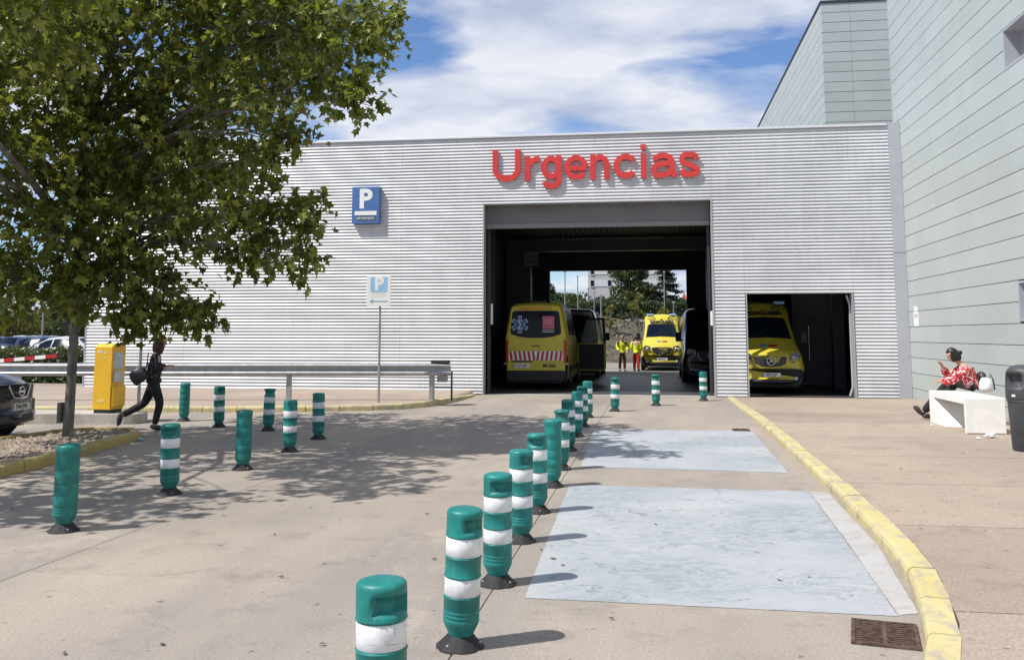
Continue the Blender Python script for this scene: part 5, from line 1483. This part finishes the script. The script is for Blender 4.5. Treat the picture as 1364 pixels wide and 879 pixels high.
# walking woman (local x = walking direction)
wl0 = gr(206, 573)
WJ = dict(pelvis=(-.05, 0, .90), waist=(-.05, 0, 1.04), chest=(-.03, 0, 1.25), neck=(.005, 0, 1.42), head0=(.025, 0, 1.49), head1=(.045, 0, 1.565), head2=(.045, 0, 1.63),
          sh_l=(-.03, .17, 1.34), sh_r=(-.03, -.17, 1.34), el_l=(-.02, .21, 1.09), el_r=(-.05, -.21, 1.09), wr_l=(.15, .12, 1.13), wr_r=(.14, -.12, 1.10),
          hip_l=(-.05, .085, .86), hip_r=(-.05, -.085, .86), kn_r=(.085, -.085, .49), an_r=(.0, -.08, .095), toe_r=(.13, -.085, .045),
          kn_l=(-.20, .08, .47), an_l=(-.57, .075, .27), toe_l=(-.62, .075, .13))
WM, wj = person('person', 'person in black floral top and black trousers walking with a black shoulder bag', (wl0.x, wl0.y, 0), R(22), WJ, dict(top=M_floralblk, legs=M_blackcloth, shoe=M_dark, sole=M_white, grow=.034, lgrow=.020, torso=.046, off_shoulder=True), hair_cap(M_hairred, .20), (1, -.05, -.05))
b = MB(); b.path([(-.16, -.02, 1.38), (-.17, -.10, 1.15), (-.24, -.16, 1.0)], .012, 6); 
BG = thing('shoulder_bag', 'black shoulder bag hanging behind the walking person', 'bag', (wl0.x, wl0.y, 0), R(22))
sb_ = b.build('strap', M_dark, BG, local=True)
b = MB(); Mb = Matrix.Rotation(R(-35), 4, 'Y')
b.lathe([(.03, -.13), (.085, -.125), (.10, -.05), (.098, .04), (.075, .115), (.03, .125)], 16, c=(-.29, -.15, .98), M=Mb @ Matrix.Diagonal((1.55, .75, 1.05, 1))); b.build('bag_body', M_dark, BG, local=True)
b = MB(); b.path([(-.20, -.23, 1.07), (-.27, -.235, 1.04), (-.34, -.22, 1.0)], .008, 6); b.build('zip', M_steel, BG, local=True)

# seated person on the far end of the bench
def A(px, py_, Y): return at(px, py_, Y)
sp0 = Vector((5.35, 18.3, .1))
pw = dict(pelvis=A(1297, 514, 18.40), waist=A(1295, 505, 18.42), chest=A(1287, 494, 18.44), neck=A(1279, 485, 18.46), head0=A(1274, 480, 18.47), head1=A(1269, 473, 18.48), head2=A(1267, 465, 18.48),
          sh_l=A(1281, 490, 18.63), sh_r=A(1287, 491, 18.25), el_l=A(1264, 503, 18.75), el_r=A(1268, 507, 18.15), wr_l=A(1255, 488, 18.62), wr_r=A(1252, 508, 18.15),
          hip_l=A(1296, 514, 18.52), hip_r=A(1298, 514, 18.28), kn_l=A(1266, 507, 18.98), kn_r=A(1272, 509, 18.86), an_l=A(1230, 549, 19.25), an_r=A(1243, 552, 19.1))
pw['toe_l'] = pw['an_l'] + Vector((-.12, .03, .09)); pw['toe_r'] = pw['an_r'] + Vector((-.14, -.02, -.02))
SJ = {k: tuple(v - sp0) for k, v in pw.items()}
person('person', 'person in red floral blouse and black trousers sitting on the white bench eating', sp0, 0, SJ, dict(top=M_floralred, legs=M_blackcloth, shoe=M_dark, sole=M_dark, grow=.044, lgrow=.034, hem=.05, torso=.058), hair_cap(M_hairdark, .10, True, True), (-1, .1, -.22))
# things around the bench
p = at(1313, 513, 18.1)
WB = thing('white_bag', 'white bag standing on the bench behind the sitting person', 'bag', (p.x, p.y, .68))
b = MB(); b.lathe([(.10, .685), (.13, .70), (.135, .78), (.11, .88), (.07, .93), (.03, .94)], 16, c=(p.x, p.y, 0), rf=lambda r, z, a, j: r * (1 + .08 * math.sin(3 * a + j)), M=Matrix.Diagonal((.9, .8, 1, 1))); b.build('bag_body', M_white, WB)
b = MB(); b.path([(p.x + .05, p.y, .90), (p.x + .09, p.y, 1.0), (p.x + .13, p.y, .9), (p.x + .15, p.y, .72)], .012, 6); b.build('handle', M_dark, WB)
q = at(1307, 500, 18.45)
BP_ = thing('black_backpack', 'dark rounded backpack leaning at the sitting person back', 'bag', (q.x, q.y, .68))
b = MB(); b.lathe([(.06, .685), (.11, .70), (.125, .80), (.12, .92), (.09, 1.0), (.03, 1.03)], 16, c=(q.x, q.y, 0), M=Matrix.Diagonal((.75, 1.1, 1, 1))); b.build('bag_body', M_dark, BP_)
b = MB(); b.path([(q.x - .06, q.y - .1, .98), (q.x - .11, q.y - .12, .86), (q.x - .10, q.y - .12, .74)], .012, 6); b.build('strap', M_steel, BP_)
# two paramedics beyond the hall
def stand(lean=0, armf=.12):
    return dict(pelvis=(0, 0, .90), waist=(.0, 0, 1.05), chest=(.01 + lean * .5, 0, 1.26), neck=(.02 + lean, 0, 1.42), head0=(.035 + lean, 0, 1.49), head1=(.05 + lean * 1.3, 0, 1.56), head2=(.05 + lean * 1.3, 0, 1.63),
                sh_l=(.01 + lean * .7, .19, 1.36), sh_r=(.01 + lean * .7, -.19, 1.36), el_l=(.03, .25, 1.09), el_r=(.03, -.25, 1.09), wr_l=(.10 + armf, .18, .95), wr_r=(.10 + armf, -.18, .95),
                hip_l=(0, .09, .87), hip_r=(0, -.09, .87), kn_l=(.05, .10, .49), kn_r=(-.01, -.10, .49), an_l=(.02, .11, .09), an_r=(-.06, -.11, .09), toe_l=(.15, .12, .04), toe_r=(.07, -.12, .04))
p1 = at(829, 494, 44.9); p2 = at(848, 494, 45.4)
person('person', 'paramedic in yellow jacket and dark trousers looking down beyond the hall', (p1.x, 44.9, 0), R(-75), stand(.05), dict(top=M_hivis, legs=mat('maroon_cloth', (.08, .02, .02), .8), shoe=M_dark, sole=M_dark, grow=.04, lgrow=.025), hair_cap(mat('grey_hair', (.20, .17, .15), .6), 0), (1, 0, -.4), 'paramedics beyond the hall')
person('person', 'paramedic in yellow jacket and red trousers beside the sunlit ambulance', (p2.x, 45.2, 0), R(75), stand(.03, .05), dict(top=M_hivis, legs=M_hired, shoe=M_dark, sole=M_dark, grow=.04, lgrow=.025), hair_cap(M_hairdark, .05), (1, 0, -.1), 'paramedics beyond the hall')

# ------------------------------------------------------------------ trees
LEAF5 = [(0, 0), (.10, .06), (.42, .02), (.28, .22), (.52, .42), (.24, .48), (.20, .60), (.10, .56), (0, 1.0), (-.10, .56), (-.20, .60), (-.24, .48), (-.52, .42), (-.28, .22), (-.42, .02), (-.10, .06)]
LEAF5 = [(0, 0), (.38, .04), (.26, .22), (.52, .48), (.20, .52), (0, 1.0), (-.20, .52), (-.52, .48), (-.26, .22), (-.38, .04)]
def leaf(b, p, size, axis, nrm):
    a = axis.normalized(); s = a.cross(nrm)
    if s.length < 1e-4: s = a.orthogonal()
    s.normalize(); n = s.cross(a)
    fold = rng.uniform(-.05, .30)
    k = len(b.v)
    for (x, y) in LEAF5:
        b.v.append(tuple(p + (s * x + a * y + n * (fold * abs(x) - .18 * y * y)) * size))
    # fan from the leaf base
    for i in range(1, len(LEAF5) - 1): b.f.append((k, k + i, k + i + 1)); b.s.append(False)
def rnd_dir():
    z = rng.uniform(-1, 1); a = rng.uniform(0, 2 * PI); q = math.sqrt(1 - z * z)
    return Vector((q * math.cos(a), q * math.sin(a), z))
tb = Vector((-9.29, 14.05, .085))
TR = thing('plane_tree', 'broad leafy plane tree with slim trunk growing in the kerbed bed', 'tree', tb)
lobes = []; DENS = []
for px, py_, Y, r in [(60, 40, 13, 1.35), (40, 190, 12.6, 1.45), (60, 310, 12.8, 1.05), (20, 375, 12.2, .55), (100, 385, 13.4, .50), (180, 60, 13, 1.5), (170, 190, 14, 1.5), (190, 300, 13.5, 1.1), (150, 375, 13, .70), (225, 395, 13.4, .50), (175, 425, 13.3, .26), (262, 420, 13.5, .24),
                  (290, 40, 12.5, 1.25), (280, 170, 13.5, 1.15), (285, 275, 13, .80), (335, 290, 12.6, .45), (375, 300, 12.5, .42), (395, 345, 12.5, .34), (325, 340, 12.8, .28),
                  (380, 25, 12, .80), (360, 115, 12, .42), (345, 215, 12.3, .36), (455, 25, 11.8, .52), (505, 35, 11.6, .33), (440, 110, 11.8, .38), (480, 130, 11.8, .22), (405, 275, 12.4, .20), (385, 180, 12.2, .20)]:
    lobes.append((at(px, py_, Y), r)); DENS.append(.78 if px > 270 else (.85 if py_ < 100 else 1.0))
for c, r in [((-9.6, 16.6, 5.0), 1.5), ((-7.3, 16.0, 6.6), 1.4), ((-9.8, 9.8, 4.6), 1.4), ((-8.6, 8.0, 4.0), 1.0), ((-10.8, 12.0, 5.4), 1.5), ((-11.3, 13.4, 5.0), 1.3), ((-8.8, 13.4, 8.1), 1.7), ((-6.8, 12.6, 7.6), 1.5), ((-10.6, 13.6, 7.4), 1.5), ((-5.6, 12.0, 7.0), 1.1), ((-8.0, 10.2, 6.4), 1.4), ((-6.4, 14.4, 7.4), 1.2), ((-7.0, 9.6, 5.4), .9), ((-5.2, 14.8, 6.6), .9), ((-7.8, 7.2, 4.4), 1.0), ((-6.5, 8.4, 5.4), .8), ((-9.0, 6.6, 4.0), .9)]:
    lobes.append((Vector(c), r)); DENS.append(.9)
# trunk and limbs
tk = MB()
fork = tb + Vector((.05, -.05, 2.55))
tk.path([tb + Vector((0, 0, -.05)), tb + Vector((.0, 0, .05)), tb + Vector((.01, 0, .5)), tb + Vector((.03, -.02, 1.5)), fork, fork + Vector((.05, -.1, .9)), fork + Vector((.2, -.35, 2.2)), fork + Vector((.3, -.5, 4.4))], [.105, .085, .078, .072, .068, .06, .045, .02], 14)
trunk = tk.build('trunk', M_bark, TR)
bk = MB(); bk.path([tb + Vector((0, 0, .50)), tb + Vector((.01, 0, .505))], .12, 12)
bo = MB(); bo.box2((tb.x - .17, tb.y - .06, .30), (tb.x - .11, tb.y + .05, .62)); bo.build('bark_stub', M_bark, trunk)
lm = MB()
starts = [fork + Vector((0, 0, -.1)), fork + Vector((.03, -.06, .5)), fork + Vector((.1, -.2, 1.3)), fork + Vector((.2, -.35, 2.2))]
for c, r in lobes:
    s0 = min(starts, key=lambda q: abs(q.z - (c.z - .9)) + .2 * (q - c).length)
    mid = s0.lerp(c, .5) + Vector((rng.uniform(-.2, .2), rng.uniform(-.2, .2), .25 + .1 * (c - s0).length * .5))
    ln = (c - s0).length
    lm.path([s0, s0.lerp(mid, .5) + Vector((0, 0, .1)), mid, mid.lerp(c, .6) + Vector((0, 0, .08)), c], [.012 + .007 * ln, .010 + .006 * ln, .010 + .004 * ln, .012, .006], 7)
    for k in range(int(4 + 5 * r)):
        q = rnd_dir() * r * .85; st = mid.lerp(c, rng.uniform(.3, 1))
        lm.path([st, st.lerp(c + q, .5) + Vector((0, 0, .08)), c + q], [.014, .009, .004], 5, caps=False)
lm.build('limb', M_bark, TR)
lf_ = MB()
for (c, r), dens in zip(lobes, DENS):
    ntw = int(dens * (20 + 122 * r ** 2.1))
    for k in range(ntw):
        d = rnd_dir()
        q = c + Vector((d.x, d.y, d.z * .82)) * (r * (rng.random() ** .42))
        out = (q - c); out = out.normalized() if out.length > .01 else rnd_dir()
        tw = (out * .6 + rnd_dir() * .7 + Vector((0, 0, -.25))).normalized()
        nl = rng.randint(6, 11)
        for i in range(nl):
            p = q + tw * (i / nl * rng.uniform(.25, .42)) + rnd_dir() * .05
            ax = (tw * .4 + rnd_dir() * .9 + Vector((0, 0, -.55))).normalized()
            nr = (Vector((0, 0, 1)) + rnd_dir() * .75).normalized()
            leaf(lf_, p, rng.uniform(.085, .172), ax, nr)
crown = tag(lf_.build('crown', M_leaf, TR), kind='stuff')

def simple_leaves(b, c, rad, n, size, squash=(1, 1, 1), shell=.45):
    for k in range(n):
        d = rnd_dir(); q = rng.random() ** shell
        nz_ = noise.noise((c + d * rad[0]) * 0.9) * .25 + 1
        p = Vector((c.x + d.x * rad[0] * q * nz_, c.y + d.y * rad[1] * q * nz_, c.z + d.z * rad[2] * q * nz_))
        a = rnd_dir(); s = a.cross(rnd_dir()); 
        if s.length < .01: continue
        s.normalize(); z = size * rng.uniform(.6, 1.3)
        b.add([p - a * z * .6, p + s * z * .38, p + a * z * .6, p - s * z * .38], [(0, 1, 2, 3)])
def bg_tree(name, label, loc, h, w, m, n=2600, trunk_h=.25, group='trees beyond the hall', leafs=.28, lob=11, seed=0):
    r = random.Random(seed); loc = Vector(loc)
    T = thing(name, label, 'tree', loc, 0, group)
    b = MB(); b.path([loc, loc + Vector((.05, 0, h * .3)), loc + Vector((.1, .05, h * .75))], [.03 * h, .022 * h, .006 * h], 8); b.build('trunk', M_bark, T)
    b = MB(); cr = MB()
    for k in range(lob):
        a = r.uniform(0, 6.28); zz = r.uniform(trunk_h + .05, .9); q = w * .34 * math.sqrt(max(0.05, 1 - ((zz - .5) / .52) ** 2)) * r.uniform(.4, 1.1)
        c = loc + Vector((math.cos(a) * q, math.sin(a) * q, zz * h)); rr = w * r.uniform(.14, .25)
        b.path([loc + Vector((0, 0, h * trunk_h * 1.1)), c], [.012 * h, .004 * h], 5)
        simple_leaves(cr, c, (rr, rr, rr * .85), int(n / lob), leafs)
    b.build('limb', M_bark, T)
    tag(cr.build('crown', m, T), kind='stuff')
    return T
bg_tree('plane_tree', 'tall bright green tree in the middle of the view through the hall', at(842, 445, 86).to_2d().to_3d() + Vector((0, 0, 2.9)), 5.6, 5.0, M_leafmid, 9000, .15, leafs=.22, lob=20, seed=3)
bg_tree('leafy_tree', 'dark green tree filling the gap left of the pine', at(868, 445, 92).to_2d().to_3d() + Vector((0, 0, 2.9)), 2.9, 3.4, M_leafdk, 4200, .1, leafs=.24, seed=5)
bg_tree('leafy_tree', 'broad green tree beside the pale office block', at(748, 445, 90).to_2d().to_3d() + Vector((0, 0, 2.9)), 2.7, 5.0, M_leafmid, 4200, .1, leafs=.22, seed=6)
bg_tree('leafy_tree', 'dark low tree at the left edge of the hall exit', at(728, 445, 84).to_2d().to_3d() + Vector((0, 0, 2.9)), 3.3, 3.4, M_leafdk, 4000, .1, leafs=.24, seed=8)
bg_tree('leafy_tree', 'round green tree below the lamp posts', at(776, 445, 88).to_2d().to_3d() + Vector((0, 0, 2.9)), 2.5, 4.6, M_leafmid, 4000, .1, leafs=.22, seed=9)
bg_tree('leafy_tree', 'small dark tree in front of the office block', at(806, 445, 90).to_2d().to_3d() + Vector((0, 0, 2.9)), 2.2, 4.0, M_leafdk, 4000, .1, leafs=.22, seed=10)
bg_tree('leafy_tree', 'grey green bush tree at the right edge beside the pine', at(903, 445, 84).to_2d().to_3d() + Vector((0, 0, 2.9)), 1.6, 3.4, M_leafmid, 1900, .05, leafs=.22, seed=11)
bg_tree('young_tree', 'yellowish young tree before the dark hedge', at(848, 445, 68).to_2d().to_3d() + Vector((0, 0, 1.7)), 3.2, 1.5, M_leafyel, 700, .12, leafs=.16, lob=8, seed=12)
bg_tree('young_tree', 'small yellow green shrub tree left of the hedge', at(812, 445, 66).to_2d().to_3d() + Vector((0, 0, 1.7)), 2.5, 1.3, M_leafyel, 500, .12, leafs=.16, lob=7, seed=13)
bg_tree('young_tree', 'small yellowish shrub before the hedge near the pine', at(884, 445, 66).to_2d().to_3d() + Vector((0, 0, 1.7)), 2.3, 1.1, M_leafyel, 400, .12, leafs=.16, lob=6, seed=14)
# pine
pl_ = at(887, 445, 88); pl_.z = 2.9
PN = thing('pine_tree', 'dark conifer with layered branches beside the red tower', 'tree', pl_, 0, 'trees beyond the hall')
b = MB(); b.path([pl_, pl_ + Vector((0, 0, 5.3))], [.16, .03], 8); b.build('trunk', M_bark, PN)
cr = MB(); br = MB(); prng = random.Random(5)
for k in range(60):
    f = k / 60; z = .8 + 4.5 * f; rr = (1.8 * (1 - f) ** .8 + .22) * prng.uniform(.7, 1.15); a = prng.uniform(0, 6.28)
    e_ = pl_ + Vector((math.cos(a) * rr, math.sin(a) * rr, z - .15 * rr)); s_ = pl_ + Vector((0, 0, z))
    br.path([s_, e_], [.03, .01], 4, caps=False)
    for q in range(3): simple_leaves(cr, s_.lerp(e_, .45 + .27 * q), (.42, .42, .16), 36, .16)
br.build('limb', M_bark, PN); tag(cr.build('crown', M_pine, PN), kind='stuff')
# hedges
def hedge(name, label, a, c, h, d, m, n, leafs=.14, group=None, z0=0.0):
    a, c = Vector(a), Vector(c)
    T = thing(name, label, 'hedge', ((a + c) / 2).to_3d() if len(a) == 2 else (a + c) / 2, 0, group)
    dv = (c - a); L = dv.length; dn = dv.normalized(); nn = Vector((-dn.y, dn.x))
    b = MB(); b.box(((a.x + c.x) / 2, (a.y + c.y) / 2, z0 + h * .45), (L * .98, d * .6, h * .8), rz=math.atan2(dn.y, dn.x)); b.build('inner_growth', mat('hedge_core', (.02, .028, .012), .95), T)
    cr = MB()
    for k in range(n):
        t = rng.random(); u = rng.uniform(-.5, .5); z = rng.random()
        f = rng.random()
        if f < .4: u = -.5 + rng.uniform(-.05, .14)
        elif f < .75: z = 1 + rng.uniform(-.15, .10)
        hh = h * (1 + .10 * noise.noise(Vector((t * L * .9, 0, h))))
        p = Vector((a.x + dn.x * L * t + nn.x * u * d, a.y + dn.y * L * t + nn.y * u * d, z0 + z * hh))
        x_ = rnd_dir(); s = x_.cross(rnd_dir())
        if s.length < .01: continue
        s.normalize(); q = leafs * rng.uniform(.6, 1.3)
        cr.add([p - x_ * q * .6, p + s * q * .4, p + x_ * q * .6, p - s * q * .4], [(0, 1, 2, 3)])
    tag(cr.build('foliage', m, T), kind='stuff')
hl0, hl1 = at(716, 420, 78), at(935, 420, 78)
PLZ = 2.9
hedge('clipped_hedge', 'long clipped dark green hedge across the view beyond the hall', (hl0.x, 78), (hl1.x, 78), 1.35, 1.6, M_leafdk, 9000, .13, None, 2.95)
hedge('garden_hedge', 'low green hedge behind the guard rail beside the building corner', (-27.5, 29.2), (-17.9, 29.2), 1.15, 1.3, M_leafmid, 9000, .10)
hedge('garden_hedge', 'distant row of bushes behind the car park', (-105, 118), (-52, 124), 4.5, 3, M_leafmid, 4500, .5)
for i, (px, Y, h, w) in enumerate(((18, 112, 7, 8), (70, 118, 6, 9), (-40, 105, 8, 9), (100, 95, 6.5, 6))):
    P_ = at(px, 445, Y); bg_tree('leafy_tree', ['olive green tree behind the car park', 'wide low tree behind the parked cars', 'big tree at the car park edge', 'bushy tree behind the trunk by the cladding'][i], (P_.x, P_.y, 0), h, w, (M_leafyel, M_leafmid, M_leafdk, M_leafmid)[i], 1800, .12, 'trees behind the car park', .4, 10, 30 + i)
# dry bank with scrub beyond the hall
b = MB(); vs, fs = [], []
for i in range(25):
    for k_, (yy, zz) in enumerate(((58, 0), (62, .8), (67, 1.9), (74, 2.9), (170, 3.0))):
        x = -14 + i * 1.0; vs.append((x, yy, zz * (1 + .18 * noise.noise(Vector((x * .4, yy * .3, 0)))) - (.02 if k_ == 0 else 0)))
for i in range(24):
    for k in range(4): fs.append((i * 5 + k, (i + 1) * 5 + k, (i + 1) * 5 + k + 1, i * 5 + k + 1))
b.add(vs, fs, True); tag(b.build('bank', mat('dry_bank', (.085, .072, .05), .95, var=.4, vscale=1.2)), kind='structure')
sc_ = MB()
for k in range(420):
    x, t = rng.uniform(-13.5, 9.5), rng.random(); y = 58.5 + 17 * t; z = min(2.85, (y - 58) * .2)
    simple_leaves(sc_, Vector((x, y, z + .22)), (.5, .5, .34), 16, .13)
tag(sc_.build('scrub', M_leafdry), 'dry scrub covering the bank beyond the hall', 'scrub', kind='stuff')

# lamp posts
for i, (px, top, Y) in enumerate(((753, 362, 64), (770, 368, 70), (784, 384, 78), (801, 392, 60), (792, 388, 74), (886, 363, 72), (898, 403, 66))):
    P_ = at(px, 445, Y); tz = at(px, top, Y).z
    T = thing('lamp_post', 'slim grey lamp post beyond the hall, ' + ['tallest left one before the trees', 'second one beside the office block', 'one before the pale office wall', 'short one by the dark van roof', 'one between two shorter posts', 'thin one in front of the pine', 'short one right of the sunlit ambulance'][i], 'lamp post', (P_.x, Y, 0), 0, 'lamp posts beyond the hall')
    b = MB(); b.path([(P_.x, Y, 0), (P_.x, Y, tz)], [.055, .035], 8); b.build('shaft', M_galv, T)
    b = MB(); b.box((P_.x, Y - .18, tz), (.16, .42, .07)); b.build('lamp_head', M_label, T, bevel=.02)
PL = at(56, 445, 55)
T = thing('lamp_post', 'thin pole standing in the car park before the parked cars', 'lamp post', (PL.x, 55, 0))
b = MB(); b.path([(PL.x, 55, 0), (PL.x, 55, 4.2)], [.06, .04], 8); b.build('shaft', M_galv, T)
b = MB(); b.box((PL.x, 54.9, 4.2), (.2, .4, .1)); b.build('lamp_head', M_white, T, bevel=.02)

# office block beyond
oy = 125
o0, o1, oz = at(783.5, 385, oy), at(829, 385, oy), at(800, 340, oy).z
OB = thing('office_block', 'pale grey office block with square dark windows beyond the trees', 'building', ((o0.x + o1.x) / 2, oy, 0))
Mo = mat('office_wall', (.42, .42, .41), .8, var=.04, vscale=.5)
b = MB(); b.box2((o0.x, oy, 0), (o1.x + 6, oy + 12, oz)); b.build('wall', Mo, OB)
b = MB(); b.box2((o0.x - .2, oy - .2, oz), (o1.x + 6.2, oy + 12.2, oz + .3)); b.build('roof', M_steel, OB)
for zy in (377.5, 361.5, 346):
    zc = at(800, zy, oy).z
    b = MB(); b.box2((o0.x + .2, oy - .06, zc - .42), (o1.x + 5.5, oy - .01, zc + .42)); b.build('window_band', mat('office_band', (.55, .56, .57), .6), OB)
    for px in (789, 812, 835):
        xc = at(px, zy, oy).x
        b = MB(); b.box2((xc - .22, oy - .12, zc - .40), (xc + .22, oy - .065, zc + .40)); w = b.build('window', M_glass, OB)
        b = MB(); b.box2((xc - .26, oy - .14, zc - .47), (xc + .26, oy - .06, zc - .405)); b.build('sill', M_white, w)
# red brick tower
ry = 150
rx = at(912, 420, ry).x
RT = thing('brick_tower', 'small red brick tower with pointed roof behind the pine', 'tower', (rx, ry, 0))
zt_ = at(912, 405, ry).z
b = MB(); b.box2((rx - 1.1, ry - 1.1, 0), (rx + 1.1, ry + 1.1, zt_)); b.build('wall', mat('red_brick', (.30, .09, .055), .9, var=.15, vscale=2), RT)
zp = at(912, 390, ry).z
b = MB(); b.add([(rx - 1.0, ry - 1.0, zt_), (rx + 1.0, ry - 1.0, zt_), (rx + 1.0, ry + 1.0, zt_), (rx - 1.0, ry + 1.0, zt_), (rx, ry, zp)], [(0, 1, 4), (1, 2, 4), (2, 3, 4), (3, 0, 4)]); b.build('roof', mat('red_tile', (.34, .10, .06), .9), RT)
b = MB(); b.box2((rx - .25, ry - 1.16, zt_ - 1.6), (rx + .25, ry - 1.105, zt_ - .6)); b.build('window', M_dark, RT)
# low far buildings behind the car park
for i, (px, Y, w, h) in enumerate(((75, 150, 22, 5.2), (-10, 160, 18, 6))):
    P_ = at(px, 445, Y)
    F_ = thing('low_building', ['long low beige building far behind the car park', 'plain pale building far behind the big tree'][i], 'building', (P_.x, Y, 0))
    b = MB(); b.box2((P_.x - w / 2, Y, 0), (P_.x + w / 2, Y + 9, h)); b.build('wall', mat('beige_wall', (.42, .33, .25), .85, var=.08, vscale=.6), F_)
    b = MB(); b.box2((P_.x - w / 2 - .3, Y - .3, h), (P_.x + w / 2 + .3, Y + 9.3, h + .35)); b.build('roof', mat('roof_tile', (.30, .19, .13), .9), F_)
    for k in range(6):
        b = MB(); xx = P_.x - w / 2 + w * (k + .5) / 6; b.box2((xx - .6, Y - .06, h * .45), (xx + .6, Y - .005, h * .75)); b.build('window', M_glass, F_)
